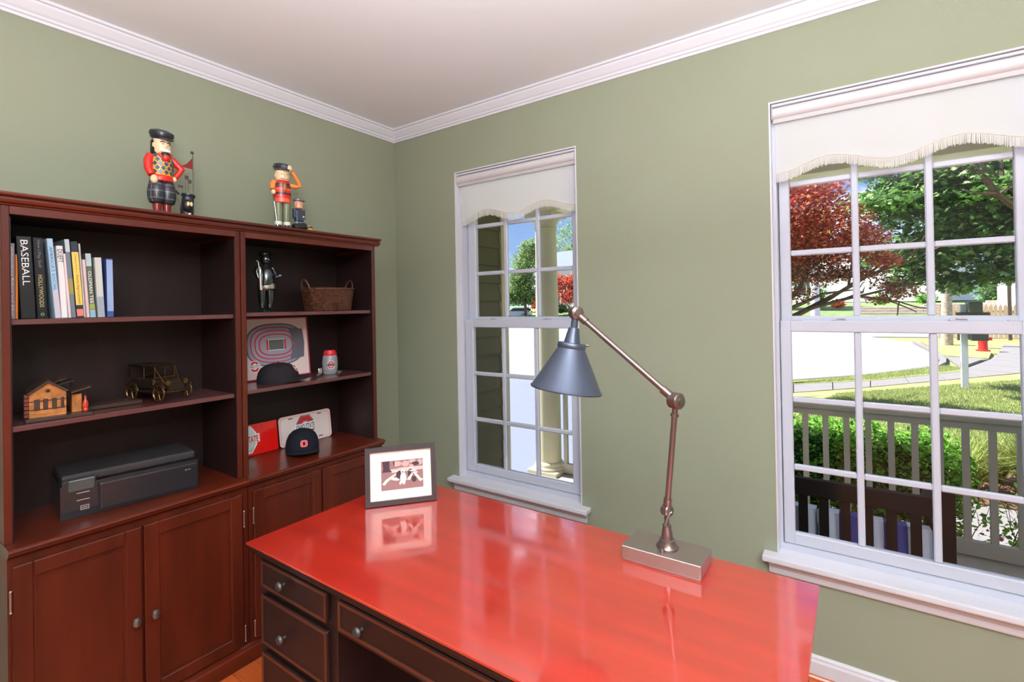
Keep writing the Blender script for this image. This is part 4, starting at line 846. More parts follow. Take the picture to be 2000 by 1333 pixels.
dirn = Vector((Rr*1.10*.86, -Rr*.2, H*.62)); nrm = Vector((.80, -.25, .55)).normalized(); side = Vector((0, 0, 1)).cross(nrm).normalized()
emblem(c1, frame_m(Vector((Rr*.90, -Rr*.30, H*.70)), side, nrm.cross(side)), .017, E_red, E_white, False)
bm = NB(); box(bm, (-.010, -.004, .0010), (.010, .004, .0022), .001, frame_m(Vector((Rr*.90, -Rr*.30, H*.70)), side, nrm.cross(side))); obj('emblem_bar', bm, E_white, c1, local=True)
c2, Rr, H = cap('baseball_cap', (.215, -.842, ZR0), math.radians(-27), M_cap2, 'navy cap facing forward with a red block O on its crown', 1.02, 1.0)
nrm = Vector((.93, 0, .36)).normalized(); side = Vector((0, 1, 0)); cc_ = Vector((Rr*1.10*.985, 0, H*.50))
Me = frame_m(cc_, side, nrm.cross(side))
bm = NB(); prism(bm, octo(.0165, .0165, .3), 0, .0012, Me, octo(.0055, .0075, .3)); obj('emblem_outline', bm, plain('emblem_edge_pink', (225, 120, 110), .6), c2, local=True)
bm = NB(); prism(bm, octo(.0145, .0148, .3), 0, .0020, Me, octo(.0068, .0088, .3)); obj('emblem_ring', bm, E_red, c2, local=True)
# --- plates
def rrect(w, h, r, n=5):
    P_ = []
    for cx, cy, a0 in ((w-r, r, -PI/2), (w-r, h-r, 0), (r, h-r, PI/2), (r, r, PI)):
        for k in range(n+1): a = a0+PI/2*k/n; P_.append((cx+r*math.cos(a), cy+r*math.sin(a)))
    return P_
def scaled(P_, w, h, d): return [(d+(x)*(w-2*d)/w, d+y*(h-2*d)/h) for x, y in P_]
al = math.radians(7)
MP = frame_m((.085, -1.180, ZR0+.001), (0, 1, 0), (-math.sin(al), 0, math.cos(al)))
rp_ = empty('licence_plate', (.085, -1.03, ZR0), 'red souvenir plate with silver STATE emblem at left of ledge', 'plate', 'souvenir plates')
bm = NB(); prism(bm, rrect(.285, .150, .004), 0, .003, MP); obj('plate', bm, mat('bright_red_plastic', s2l(225, 25, 20), .25, coat=.6), rp_)
emblem(rp_, MP @ T(.120, .078, .003), .062, mat('emblem_mirror', (.75, .78, .82), .15, metal=.8), E_white, True, 'OHIO STATE', local=False, t=.001, bcol=plain('state_red', (200, 60, 60), .5), wide=1.05, bh=.34)
for x, y in ((.185, .135), (.185, .018)):
    bm = NB(); cyl(bm, MP @ Vector((x+.02, y, .003)), MP @ Vector((x+.02, y, .0035)), .003, seg=10); obj('bolt_hole', bm, E_black, rp_)
MW = frame_m((.088, -.888, ZR0+.001), (0, 1, 0), (-math.sin(al), 0, math.cos(al)))
wp = empty('licence_plate', (.085, -.735, ZR0), 'white plate with red O and STATE lettering behind navy cap', 'plate', 'souvenir plates')
PW_, PH_ = .305, .155; o_ = rrect(PW_, PH_, .018)
bm = NB(); prism(bm, o_, 0, .003, MW); obj('plate', bm, mat('white_plastic_plate', s2l(232, 220, 218), .3, coat=.4), wp)
bm = NB(); prism(bm, o_, .003, .006, MW, scaled(o_, PW_, PH_, .005)); obj('raised_border', bm, plain('pink_white_border', (240, 205, 200), .4), wp)
bm = NB(); prism(bm, scaled(o_, PW_, PH_, .009), .003, .0038, MW, scaled(o_, PW_, PH_, .0105)); obj('red_pinstripe', bm, plain('pinstripe', (215, 110, 110), .5), wp)
emblem(wp, MW @ T(.150, .082, .003), .056, E_red, E_grey, True, 'OHIO STATE', local=False, t=.0008, bcol=E_grey, edge=E_white, wide=1.0, bh=.38)
for x, y in ((.055, .138), (.225, .138), (.055, .015), (.225, .015)):
    bm = NB(); box(bm, (x, y-.002, .003), (x+.024, y+.003, .0038), 0, MW); obj('bolt_slot', bm, E_black, wp)
# ================================================================== porch
ZP = -.15; ZG = -.45; YR = 1.95
M_conc = mat('pale_concrete', (.46, .44, .40), .8, noise=.06, nscale=8, bump=.3, bscale=60)
M_porch = mat('beige_porch_paint', s2l(205, 195, 168), .6)
M_rail = mat('taupe_railing', (.50, .45, .365), .6)
M_side = mat('olive_siding', (.12, .105, .060), .65, bump=.15, bscale=120, stretch=(20, 1, 1))
M_cream = mat('cream_porch_ceiling', s2l(238, 228, 200), .7)
bm = NB(); box(bm, (.005, .145, ZP-.12), (6.2, 2.10, ZP), .004); tag(obj('porch_floor', bm, mat('beige_porch_floor', (.42, .40, .34), .8, noise=.08, nscale=14)), 'beige concrete porch floor', kind='structure')
# projecting siding wall on the left, boards in laps, corner board
sw = empty('wall_outside', (-.02, .7, ZG), 'olive lap-sided house wall running out beside the porch', None, kind='structure')
bm = NB(); box(bm, (-.16, .145, ZG), (-.02, 1.20, 2.62)); obj('wall_core', bm, M_side, sw)
z = ZG+.02; me0 = None
while z < 2.5:
    bm = NB(); prism(bm, [(0, 0), (.020, 0), (.004, .158), (0, .158)], .145, 1.198, Matrix(((1, 0, 0, -.02), (0, 0, 1, 0), (0, 1, 0, z), (0, 0, 0, 1)))); obj('siding_board', bm, M_side, sw); z += .152
bm = NB(); box(bm, (-.15, 1.20, ZG), (.012, 1.295, 2.62), .003); obj('corner_board', bm, M_porch, sw)
bm = NB(); box(bm, (.005, .145, 2.62), (6.2, 2.15, 2.70)); tag(obj('porch_ceiling', bm, M_cream), 'cream porch ceiling', kind='structure')
bm = NB(); box(bm, (-.20, 1.83, 2.41), (6.2, 2.07, 2.62), .004); box(bm, (-.20, 1.80, 2.58), (6.2, 2.10, 2.62), .004); tag(obj('porch_beam', bm, M_cream), 'cream beam carrying the porch roof', kind='structure')
bm = NB(); box(bm, (-.4, .15, 2.70), (6.4, 2.2, 2.82)); tag(obj('porch_roof', bm, plain('roof_shingle', (110, 105, 100), .9)), kind='structure')
bm = NB(); box(bm, (-8, .15, 2.82), (6.4, -.0+.30, 5.5)); tag(obj('wall_upper_outside', bm, M_side), kind='structure')
def column(x, y, label):
    c = empty('porch_column', (x, y, ZP), label, 'column')
    bm = NB(); lathe(bm, [(.142, .06), (.142, .085), (.128, .105), (.118, .11), (.118, .5), (.114, 1.5), (.104, 2.40)], T(x, y, ZP), 40); obj('shaft', bm, M_porch, c, smooth=True)
    bm = NB(); box(bm, (x-.165, y-.165, ZP), (x+.165, y+.165, ZP+.035), .004); lathe(bm, [(.155, .035), (.160, .05), (.150, .066), (.140, .068)], T(x, y, ZP), 40); obj('column_base', bm, M_porch, c, smooth=True)
    bm = NB(); lathe(bm, [(.108, 2.395), (.115, 2.405), (.108, 2.415), (.108, 2.45), (.135, 2.49), (.145, 2.51)], T(x, y, ZP), 40); box(bm, (x-.155, y-.155, ZP+2.51), (x+.155, y+.155, ZP+2.56), .004); obj('capital', bm, M_porch, c, smooth=True)
column(.02, YR, 'round cream porch column seen through the window beside the bookcase')
column(5.4, YR, 'round cream porch column far along the porch to the right')
# railing
rl = empty('porch_railing', (2.6, YR, ZP), 'taupe porch railing with square balusters beyond both windows', 'railing')
bm = NB(); box(bm, (.15, YR-.045, .712), (5.28, YR+.045, .748), .006); box(bm, (.15, YR-.022, .665), (5.28, YR+.022, .712), .002); obj('top_rail', bm, M_rail, rl)
bm = NB(); box(bm, (.15, YR-.022, -.135), (5.28, YR+.022, -.045), .002); obj('bottom_rail', bm, M_rail, rl)
bm = NB(); box(bm, (-.018, -.018, 0), (.018, .018, .712)); b0 = obj('baluster', bm, M_rail, rl, local=True); b0.location = (2.228-.1262*16-2.6, 0, .105)
for k in range(1, 40): copy_child(b0, rl, (2.228-.1262*(16-k)-2.6, 0, .105))
# ---- porch bench seen from behind, with striped cushions
M_bench = mat('dark_brown_bench', (.010, .006, .0045), .6, spec=.2)
bn = empty('porch_bench', (2.28, .85, ZP), 'dark brown slat-backed bench on porch, seen from behind', 'bench')
def ob(name, a, b, m=M_bench, p=bn, bev=.003):
    t_ = NB(); box(t_, a, b, bev); return obj(name, t_, m, p)
bx0, bx1 = 1.66, 2.885; yb = .55
ob('leg', (bx1-.058, yb-.03, ZP), (bx1, yb+.03, .655)); ob('leg', (bx0, yb-.03, ZP), (bx0+.058, yb+.03, .655))
ob('leg', (bx1-.058, yb+.50, ZP), (bx1, yb+.56, .46)); ob('leg', (bx0, yb+.50, ZP), (bx0+.058, yb+.56, .46))
ob('back_rail', (bx0+.058, yb-.018, .535), (bx1-.058, yb+.018, .618)); ob('lower_back_rail', (bx0+.058, yb-.018, .19), (bx1-.058, yb+.018, .25))
k = 0
xs = 2.806-.033
while xs > bx0+.07:
    ob('back_slat', (xs-.040, yb-.009, .25), (xs, yb+.009, .537), bev=.001); xs -= .0875
ob('arm_rest', (bx1-.065, yb+.03, .46), (bx1+.004, yb+.58, .482)); ob('arm_rest', (bx0-.004, yb+.03, .46), (bx0+.065, yb+.58, .482))
for k in range(6): ob('seat_slat', (bx0+.01, yb+.03+k*.088, .18), (bx1-.01, yb+.10+k*.088, .20), bev=.002)
M_cb = plain('blue_cushion_stripe', (62, 66, 140), .9); M_cw = plain('white_cushion_stripe', (205, 212, 232), .9)
for ci, (cx0, cx1, lb) in enumerate(((1.74, 2.365, 'blue and white striped cushion at left end of the porch bench'), (2.375, 2.815, 'blue and white striped cushion at right end of the porch bench'))):
    cu = empty('bench_cushion', ((cx0+cx1)/2, yb+.08, .21), lb, 'cushion', 'striped cushions on the porch bench')
    nst = 6 if ci == 0 else 5; wst = (cx1-cx0)/nst
    for i in range(nst):
        bm = NB(); M = Matrix.Translation((0, yb+.03, .205)) @ Matrix.Rotation(math.radians(-8), 4, 'X')
        e0 = .012 if i == 0 else 0; e1 = .012 if i == nst-1 else 0
        box(bm, (cx0+i*wst+e0*0, 0, 0), (cx0+(i+1)*wst, .10, .245), .004, M, 2); obj('cushion_stripe', bm, M_cb if i % 2 == ci else M_cw, cu)

# ================================================================== ground
M_lawn = mat('lawn_ground', (.30, .33, .11), .95, noise=.30, nscale=3)
M_lawn_far = mat('far_lawn', (.17, .24, .08), .95, noise=.2, nscale=1)
M_asph = mat('pale_asphalt', (.27, .27, .285), .9, noise=.05, nscale=3)
M_walk = mat('pale_sidewalk', (.22, .205, .20), .9, noise=.05, nscale=3)
M_mulch = mat('brown_mulch', (.16, .08, .045), .95, noise=.5, nscale=30, bump=1, bscale=60)
def sheet(name, poly, z, m, thick=.1, **k):
    bm = NB(); prism(bm, poly, z-thick, z); o = obj(name, bm, m); tag(o, **k); return o
sheet('ground', [(-120, .15), (90, .15), (90, 160), (-120, 160)], ZG-.07, M_lawn, .2, label='ground under lawns and street', kind='structure')
lawn = sheet('lawn', [(.62, 2.13), (12, 2.13), (40, 12), (40, 30), (12.5, 25), (6.8, 15.9), (5.95, 15.35), (4.3, 13.2), (2.8, 11.23), (1.45, 9.67), (.9, 9.1), (.62, 8.9)], ZG, M_lawn, .06, label='front lawn between porch and sidewalk', kind='structure')
street = sheet('street', [(-70, 9.6), (-5, 9.2), (.2, 10.2), (1.27, 11.7), (2.85, 13.65), (4.27, 16.2), (4.76, 18.8), (4.78, 20.7), (4.63, 26.4), (3.2, 30.2), (8, 31), (30, 33), (60, 36), (60, 56), (-70, 60)], ZG-.03, M_asph, .03, label='pale sunlit street', kind='structure')
drive = sheet('driveway', [(-7, 1.4), (.6, 2.12), (.6, 9.0), (.2, 10.1), (-5, 9.1), (-9, 9.0)], ZG, mat('bluish_concrete_drive', (.165, .185, .245), .85, noise=.03, nscale=3), .06, label='bluish concrete driveway beside the porch', kind='structure')
strip = sheet('grass_strip', [(.6, 10.0), (1.345, 10.845), (2.82, 12.25), (4.243, 14.276), (4.86, 15.25), (4.97, 15.75), (4.75, 16.35), (4.42, 16.2), (2.98, 13.55), (1.40, 11.60), (.5, 10.6)], ZG+.02, M_lawn, .06, label='curved grass strip between curb and sidewalk', kind='structure')
# curb segments
cpts = [(-1.2, 9.9), (.25, 10.3), (1.30, 11.65), (2.88, 13.60), (3.6, 14.8), (4.30, 16.15), (4.62, 17.4), (4.79, 18.8), (4.82, 20.7), (4.78, 23.5), (4.66, 26.4)]
cb = empty('curb', (2, 14, ZG), 'pale concrete curb along the near side of the street', None, kind='structure')
for a, b in zip(cpts[:-1], cpts[1:]):
    a = Vector((*a, 0)); b = Vector((*b, 0)); bm = NB(); M, L = axis_m(a, b); d = (b-a).normalized(); nrm = Vector((d.y, -d.x, 0))
    prism(bm, [(a.x, a.y), (b.x-d.x*.01, b.y-d.y*.01), (b.x-d.x*.01+nrm.x*.16, b.y-d.y*.01+nrm.y*.16), (a.x+nrm.x*.16, a.y+nrm.y*.16)], ZG-.05, ZG+.035); obj('curb_stone', bm, M_walk, cb)
# sidewalk slabs between two edges
near = [(.3, 8.75), (1.449, 9.675), (2.798, 11.234), (4.3, 13.2), (5.948, 15.38), (7.2, 17.6), (7.9, 20.3), (9.2, 23.6)]
far = [(.1, 9.75), (1.345, 10.845), (2.82, 12.253), (4.243, 14.276), (4.95, 15.7), (6.0, 18.9), (6.62, 21.4), (7.6, 26.2)]
swk = empty('sidewalk', (4, 14, ZG), 'pale concrete sidewalk crossing the front lawn', None, kind='structure')
def lerp(a, b, t): return (a[0]+(b[0]-a[0])*t, a[1]+(b[1]-a[1])*t)
for i in range(len(near)-1):
    for s_ in range(2):
        t0, t1 = s_/2+.006, (s_+1)/2-.006
        bm = NB(); prism(bm, [lerp(near[i], near[i+1], t0), lerp(near[i], near[i+1], t1), lerp(far[i], far[i+1], t1), lerp(far[i], far[i+1], t0)], ZG-.06, ZG+.012); obj('sidewalk_slab', bm, M_walk, swk)
bm = NB(); prism(bm, [(4.99, 16.4), (5.72, 18.6), (6.0, 19.0), (5.75, 19.3), (5.0, 19.4), (4.98, 17.0)], ZG-.05, ZG+.01); obj('sidewalk_apron', bm, M_walk, swk)
sheet('hydrant_verge', [(5.05, 19.5), (6.0, 19.15), (6.45, 21.5), (6.6, 23.5), (6.4, 26), (5.9, 27.3), (5.0, 27.6), (5.0, 22)], ZG+.03, M_lawn, .05, label='small grass verge with the fire hydrant', kind='structure')
sheet('side_verge', [(8.2, 26.4), (9.4, 24.6), (14, 27), (30, 31), (30, 32), (12, 30)], ZG+.02, M_lawn, .05, label='narrow grass verge beyond the sidewalk', kind='structure')
fw = empty('garden_path', (3, 3.3, ZG), 'pale concrete path between porch shrubs and planting bed', None, kind='structure')
for k in range(5):
    x = .72+k*1.22; bm = NB(); box(bm, (x, 2.95, ZG-.05), (x+1.205, 3.98, ZG+.012), .004); obj('path_slab', bm, M_walk, fw)
sheet('mulch_bed', [(2.9, 4.0), (6.6, 4.0), (6.8, 4.9), (5.2, 5.5), (3.6, 5.1), (2.9, 4.5)], ZG+.02, M_mulch, .05, label='brown mulch bed beyond the path', kind='structure')
sheet('porch_bed', [(.63, 2.12), (6.4, 2.12), (6.4, 2.93), (.63, 2.93)], ZG+.01, M_mulch, .05, label='soil bed along the porch front', kind='structure')
# far bank of lawn
t_ = bmesh.new(); g = []
for i in range(41):
    x = -75+i*3.6; col = []
    for (y, z) in ((56.5, ZG-.02), (60, ZG+.1), (66, .15), (72, .62), (80, 1.1), (100, 1.5)):
        col.append(t_.verts.new((x, y+.04*abs(x)*.3, z+.06*math.sin(x*.4+y))))
    g.append(col)
for i in range(40):
    for k in range(5): t_.faces.new((g[i][k], g[i+1][k], g[i+1][k+1], g[i][k+1]))
tag(obj('far_lawn', t_, M_lawn_far), 'bright green lawn rising across the street', kind='structure')

# ---- vegetation helpers
def rnd_rot(): 
    return Matrix.Rotation(random.uniform(0, 2*PI), 3, 'Z') @ Matrix.Rotation(random.uniform(-1.1, 1.1), 3, 'X') @ Matrix.Rotation(random.uniform(-1.1, 1.1), 3, 'Y')
LEAF = {'oval': [(0, -.5), (.28, -.1), (.24, .25), (0, .5), (-.24, .25), (-.28, -.1)],
        'quad': [(0, -.5), (.3, 0), (0, .5), (-.3, 0)],
        'palm': [(0, -.45), (.30, -.35), (.20, -.10), (.5, .05), (.20, .12), (.26, .40), (.06, .22), (0, .55), (-.06, .22), (-.26, .40), (-.20, .12), (-.5, .05), (-.20, -.10), (-.30, -.35)],
        'thin': [(0, -.5), (.09, 0), (0, .5), (-.09, 0)]}
def foliage(name, blobs, n, size, shape, m, parent=None, shell=.55, up=.5, flat_=1.0):
    """leaves scattered in ellipsoidal blobs [(centre, (rx,ry,rz))]"""
    P_ = LEAF[shape]; vs_ = []; fs = []; off = root_loc(parent) if parent else Vector((0, 0, 0))
    vol = [b[1][0]*b[1][1]*b[1][2] for b in blobs]; tot = sum(v**.67 for v in vol)
    for bi, (c, rad) in enumerate(blobs):
        k = max(3, int(n*vol[bi]**.67/tot)); c = Vector(c)-off
        for _ in range(k):
            d = Vector((random.gauss(0, 1), random.gauss(0, 1), random.gauss(0, 1))).normalized()
            r_ = shell+(1.06-shell)*random.random()**.7
            p = c+Vector((d.x*rad[0], d.y*rad[1], d.z*rad[2]))*r_
            R = rnd_rot(); s = size*random.uniform(.65, 1.25); i0 = len(vs_)
            if random.random() < up: R = Matrix.Rotation(random.uniform(0, 2*PI), 3, 'Z') @ Matrix.Rotation(random.uniform(-.7, .7), 3, 'X')
            for x, y in P_:
                q = R @ Vector((x*s, y*s, -abs(x)*s*.35)); vs_.append((p.x+q.x, p.y+q.y, p.z+q.z*flat_))
            fs.append(tuple(range(i0, i0+len(P_))))
    me = bpy.data.meshes.new(name); me.from_pydata(vs_, [], fs); me.materials.append(m); me.update()
    o = bpy.data.objects.new(name, me); COL.objects.link(o); o.parent = parent
    return tag(o, kind='stuff')
def grow(bm, p, d, L, r, depth, ends, spread=.6, seg=8, upb=.1):
    pts = [p]; q = p.copy(); dd = d.normalized()
    for k in range(4):
        dd = (dd+Vector((random.gauss(0, .10), random.gauss(0, .10), random.gauss(0, .06)+upb*.15))).normalized(); q = q+dd*L/4; pts.append(q.copy())
    tube(bm, pts, r, seg, r*.62)
    ends.append((q.copy(), depth))
    if depth <= 0: return
    for k in range(random.choice((2, 3))):
        nd = (dd+Vector((random.gauss(0, spread), random.gauss(0, spread), random.gauss(0, spread*.5)+upb))).normalized()
        grow(bm, q if k else pts[-2], nd, L*random.uniform(.62, .85), r*.6, depth-1, ends, spread, max(5, seg-1), upb)
M_bark = mat('brown_bark', (.13, .09, .065), .9, noise=.4, nscale=20, bump=1, bscale=30)
M_bark2 = mat('pale_bark', (.42, .34, .26), .9, noise=.3, nscale=12)
L_red = leafmat('red_maple_leaf', (.32, .05, .05), (.85, .22, .13), .6, (1.0, .55, .12))
L_grn = leafmat('green_maple_leaf', (.04, .12, .025), (.20, .40, .09), .50, (.65, .80, .42))
L_box = leafmat('boxwood_leaf', (.05, .18, .018), (.26, .62, .07), .5, (.55, .85, .18))
L_lt = leafmat('light_green_leaf', (.12, .22, .05), (.34, .46, .16), .5, (.5, .6, .28))
L_hay = leafmat('yellow_green_blade', (.15, .22, .035), (.34, .40, .10), .35, (.50, .50, .2))
L_red_shade = leafmat('shaded_maple_leaf', (.12, .05, .035), (.42, .16, .10), .4, (.75, .34, .16))  # darker version of the red leaf, with shade put into the colour

# ---- Japanese maple
jm = empty('red_maple_tree', (.95, 8.4, ZG), 'red-leaved maple tree just beyond lawn in right window', 'tree')
bm = NB(); ends = []
tube(bm, [(.95, 8.4, ZG-.02), (.98, 8.35, .2), (1.05, 8.3, .9)], [.16, .12, .11], 12)
p0 = Vector((1.05, 8.3, .9))
for d, L in (((.9, -.1, .42), 1.1), ((.5, .3, .8), 1.2), ((-.5, .2, .8), 1.2), ((.1, -.5, .9), 1.2), ((-.8, -.1, .6), 1.1)): grow(bm, p0, Vector(d), L, .065, 3, ends, .5)
tube(bm, [(1.05, 8.3, 1.0), (1.55, 8.1, 1.35), (2.1, 8.0, 1.62), (2.6, 7.9, 1.68)], [.05, .04, .022, .010], 8)
tube(bm, [(1.3, 8.1, 1.15), (1.7, 8.0, 1.7), (1.95, 7.9, 2.1), (2.3, 7.9, 2.4)], [.045, .035, .025, .012], 8)
obj('trunk', bm, M_bark, jm, smooth=True)
bl = [((1.75, 8.0, 3.15), (.75, .8, .55)), ((2.35, 7.9, 2.75), (.55, .6, .42)), ((1.5, 8.2, 2.55), (.8, .8, .45)), ((2.2, 8.1, 2.35), (.65, .6, .30)), ((2.75, 7.9, 2.5), (.35, .4, .26)), ((.9, 8.4, 3.0), (1.0, 1.0, .8)), ((2.0, 8.0, 3.5), (.5, .6, .34)), ((1.3, 8.2, 3.7), (.7, .8, .4)), ((0.3, 8.5, 2.6), (.8, .9, .6)), ((2.95, 7.8, 2.15), (.26, .3, .13))]
foliage('leaves', bl, 30000, .062, 'palm', L_red, jm, .25)
foliage('shaded_leaves', [((1.7, 8.1, 2.0), (.75, .6, .30)), ((1.55, 8.1, 1.62), (.45, .4, .16)), ((2.15, 8.0, 1.92), (.35, .4, .16)), ((2.72, 7.8, 1.92), (.42, .3, .13)), ((3.0, 7.8, 1.72), (.28, .25, .12)), ((2.45, 7.9, 1.98), (.3, .3, .10)), ((3.15, 7.8, 1.62), (.32, .3, .12)), ((2.9, 7.9, 1.5), (.25, .2, .08))], 4600, .055, 'palm', L_red_shade, jm, .15)
# ---- big green maple, trunk outside the frame to the right
gm = empty('green_maple_tree', (7.0, 11.2, ZG), 'large green-leaved maple filling the upper right window', 'tree')
bm = NB(); ends = []
tube(bm, [(7.0, 11.2, ZG-.02), (7.0, 11.2, .8), (6.9, 11.1, 2.0)], [.30, .24, .21], 14)
p0 = Vector((6.9, 11.1, 1.9))
for d, L in (((-.9, -.1, .35), 1.9), ((-.5, .3, .8), 1.8), ((.5, .2, .8), 1.8), ((.1, -.5, .9), 1.7), ((-.7, -.4, .7), 1.8)): grow(bm, p0, Vector(d), L, .11, 3, ends, .45)
tube(bm, [(6.9, 11.1, 2.0), (6.0, 10.9, 1.95), (5.1, 10.7, 2.0), (4.5, 10.6, 1.85)], [.07, .05, .03, .012], 8)
obj('trunk', bm, M_bark, gm, smooth=True)
bl = []
for i in range(46):
    a = random.uniform(0, 2*PI); rr = random.random()**.5
    bl.append(((6.6+3.6*rr*math.cos(a), 11.0+2.4*rr*math.sin(a), random.uniform(2.5, 6.2)), (random.uniform(.6, 1.0), random.uniform(.6, .9), random.uniform(.28, .5))))
bl += [((4.2, 10.6, 2.45), (.7, .6, .35)), ((5.0, 10.6, 2.3), (.8, .6, .35)), ((5.3, 10.4, 2.9), (.8, .6, .4)), ((4.1, 10.6, 3.2), (.7, .6, .4)), ((4.6, 10.4, 3.9), (.8, .6, .4)), ((3.9, 10.7, 1.95), (.45, .4, .22)), ((5.4, 10.6, 2.0), (.6, .5, .22)), ((4.75, 10.6, 1.95), (.5, .4, .2)), ((3.75, 10.6, 4.0), (.5, .5, .35)), ((3.5, 10.7, 4.55), (.5, .5, .3)), ((5.9, 10.4, 2.2), (.7, .5, .3)), ((5.6, 10.3, 3.6), (.7, .5, .4)), ((3.6, 10.8, 2.7), (.35, .4, .2))]
bl += [((3.5, 10.6, 2.15), (.38, .4, .3)), ((3.85, 10.6, 2.5), (.5, .4, .35)), ((3.35, 10.7, 1.85), (.25, .3, .15)), ((4.2, 10.6, 1.75), (.4, .35, .2)), ((5.0, 10.5, 1.95), (.6, .4, .25)), ((3.3, 10.7, 3.2), (.4, .4, .35)), ((3.2, 10.8, 3.8), (.4, .4, .3)), ((4.6, 10.5, 2.9), (.7, .5, .4)), ((5.6, 10.4, 4.3), (.8, .5, .4)), ((5.9, 10.4, 3.0), (.6, .5, .4))]
foliage('leaves', bl, 46000, .15, 'palm', L_grn, gm, .2)
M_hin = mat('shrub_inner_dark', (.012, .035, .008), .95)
# ---- boxwood hedge shrubs behind the railing
for i, (x, w_, h_) in enumerate(((.62, .40, .52), (1.35, .48, .60), (2.12, .50, .60), (2.78, .44, .50))):
    hb = empty('boxwood_shrub', (x, 2.45, ZG), ['clipped boxwood shrub nearest the round porch column', 'clipped boxwood shrub second from the round porch column', 'clipped boxwood shrub behind railing at left of the right window', 'clipped boxwood shrub behind railing next to yellow grasses'][i], 'shrub', 'boxwood shrubs along the railing')
    bm = NB(); ends = []
    for k in range(6): grow(bm, Vector((x+random.uniform(-.1, .1), 2.45, ZG)), Vector((random.uniform(-.5, .5), random.uniform(-.2, .2), 1)), .34, .012, 2, ends, .5, 5)
    obj('stems', bm, M_bark, hb)
    zc = ZG+.55
    bl = [((x, 2.45, zc+.05), (w_, .30, h_*.72)), ((x-.2, 2.40, zc+.18), (w_*.55, .25, .30)), ((x+.2, 2.48, zc+.16), (w_*.55, .25, .28)), ((x, 2.35, zc-.1), (w_*.9, .26, .35))]
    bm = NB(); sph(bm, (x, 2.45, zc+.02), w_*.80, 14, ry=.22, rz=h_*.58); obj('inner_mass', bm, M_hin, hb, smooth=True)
    foliage('leaves', bl, 9500, .038, 'oval', L_box, hb, .55, .3)
    foliage('low_leaves', [((x, 2.4, ZG+.25), (w_, .25, .2))], 260, .035, 'oval', L_box, hb, .1, .3)
# ---- rose twigs in front of the path, right
rs = empty('rose_bush', (3.35, 2.5, ZG), 'sparse rose bush with small pink flowers behind the railing', 'shrub')
bm = NB(); ends = []
for k in range(7): grow(bm, Vector((3.35+random.uniform(-.25, .3), 2.5, ZG)), Vector((random.uniform(-.6, .6), random.uniform(-.3, .1), .8)), .28, .006, 2, ends, .6, 5)
obj('stems', bm, plain('green_stem', (70, 90, 50), .7), rs)
foliage('leaves', [((3.45, 2.5, ZG+.35), (.40, .25, .28)), ((3.15, 2.5, ZG+.5), (.15, .2, .35)), ((3.55, 2.45, ZG+.2), (.25, .2, .2))], 620, .038, 'oval', L_box, rs, .1, .4)
for k in range(9):
    bm = NB(); sph(bm, (3.35+random.uniform(-.1, .35), 2.42+random.uniform(-.1, .1), ZG+random.uniform(.25, .5)), .016, 8); obj('rose_flower', bm, plain('pink_rose', (225, 110, 130), .6), rs, smooth=True)
# ---- ornamental grasses
def tuft(x, y, n, L, label, m=L_hay, group='yellow-green grasses in the mulch bed'):
    r = empty('ornamental_grass', (x, y, ZG), label, 'grass', group); vs_ = []; fs = []
    for _ in range(n):
        a = random.uniform(0, 2*PI); l = L*random.uniform(.6, 1.1); w_ = random.uniform(.006, .011); out_ = random.uniform(.25, .95)*l
        d = Vector((math.cos(a), math.sin(a), 0)); s_ = Vector((-d.y, d.x, 0)); b = Vector((random.uniform(-.08, .08), random.uniform(-.08, .08), 0)); i0 = len(vs_)
        for k in range(6):
            t = k/5; p = b+d*out_*t**1.4+Vector((0, 0, l*(t*1.15-.55*t*t*(out_/l)*1.2))); ww = w_*(1-t)**.6
            vs_ += [tuple(p-s_*ww), tuple(p+s_*ww)]
        fs += [(i0+2*k, i0+2*k+1, i0+2*k+3, i0+2*k+2) for k in range(5)]
    me = bpy.data.meshes.new('blades'); me.from_pydata(vs_, [], fs); me.materials.append(m); o = bpy.data.objects.new('blades', me); COL.objects.link(o); o.parent = r; tag(o, kind='stuff')
tuft(3.42, 4.35, 420, .62, 'yellow-green grass tuft just right of the boxwood shrubs')
tuft(3.98, 4.50, 520, .80, 'tallest yellow-green grass tuft in mulch bed')
tuft(4.45, 4.35, 420, .75, 'yellow-green grass tuft at right edge of the view')
tuft(3.70, 4.85, 360, .60, 'yellow-green grass tuft at the back of the bed')
# lawn blades
def blades(name, region, n, h, m, parent):
    vs_ = []; fs = []; off = root_loc(parent)
    for _ in range(n):
        u_, v_ = random.random(), random.random()
        a = lerp(region[0], region[1], u_); b = lerp(region[3], region[2], u_); p = lerp(a, b, v_**1.0)
        an = random.uniform(0, 2*PI); w_ = .008; hh = h*random.uniform(.6, 1.3); i0 = len(vs_); l = random.uniform(-.03, .03)
        vs_ += [(p[0]-w_*math.cos(an)-off.x, p[1]-w_*math.sin(an)-off.y, ZG-off.z), (p[0]+w_*math.cos(an)-off.x, p[1]+w_*math.sin(an)-off.y, ZG-off.z), (p[0]+l-off.x, p[1]+l-off.y, ZG+hh-off.z)]
        fs.append((i0, i0+1, i0+2))
    me = bpy.data.meshes.new(name); me.from_pydata(vs_, [], fs); me.materials.append(m); o = bpy.data.objects.new(name, me); COL.objects.link(o); o.parent = parent; tag(o, kind='stuff')
L_lawn = leafmat('lawn_blade', (.22, .29, .08), (.46, .52, .2), .5, (.60, .60, .32))
blades('grass_blades', [(1.3, 5.2), (5.6, 5.0), (6.6, 15.0), (2.2, 9.9)], 60000, .05, L_lawn, lawn)
blades('grass_blades', [(1.0, 10.5), (2.9, 13.4), (2.8, 12.3), (1.3, 10.9)], 4000, .06, L_lawn, strip)
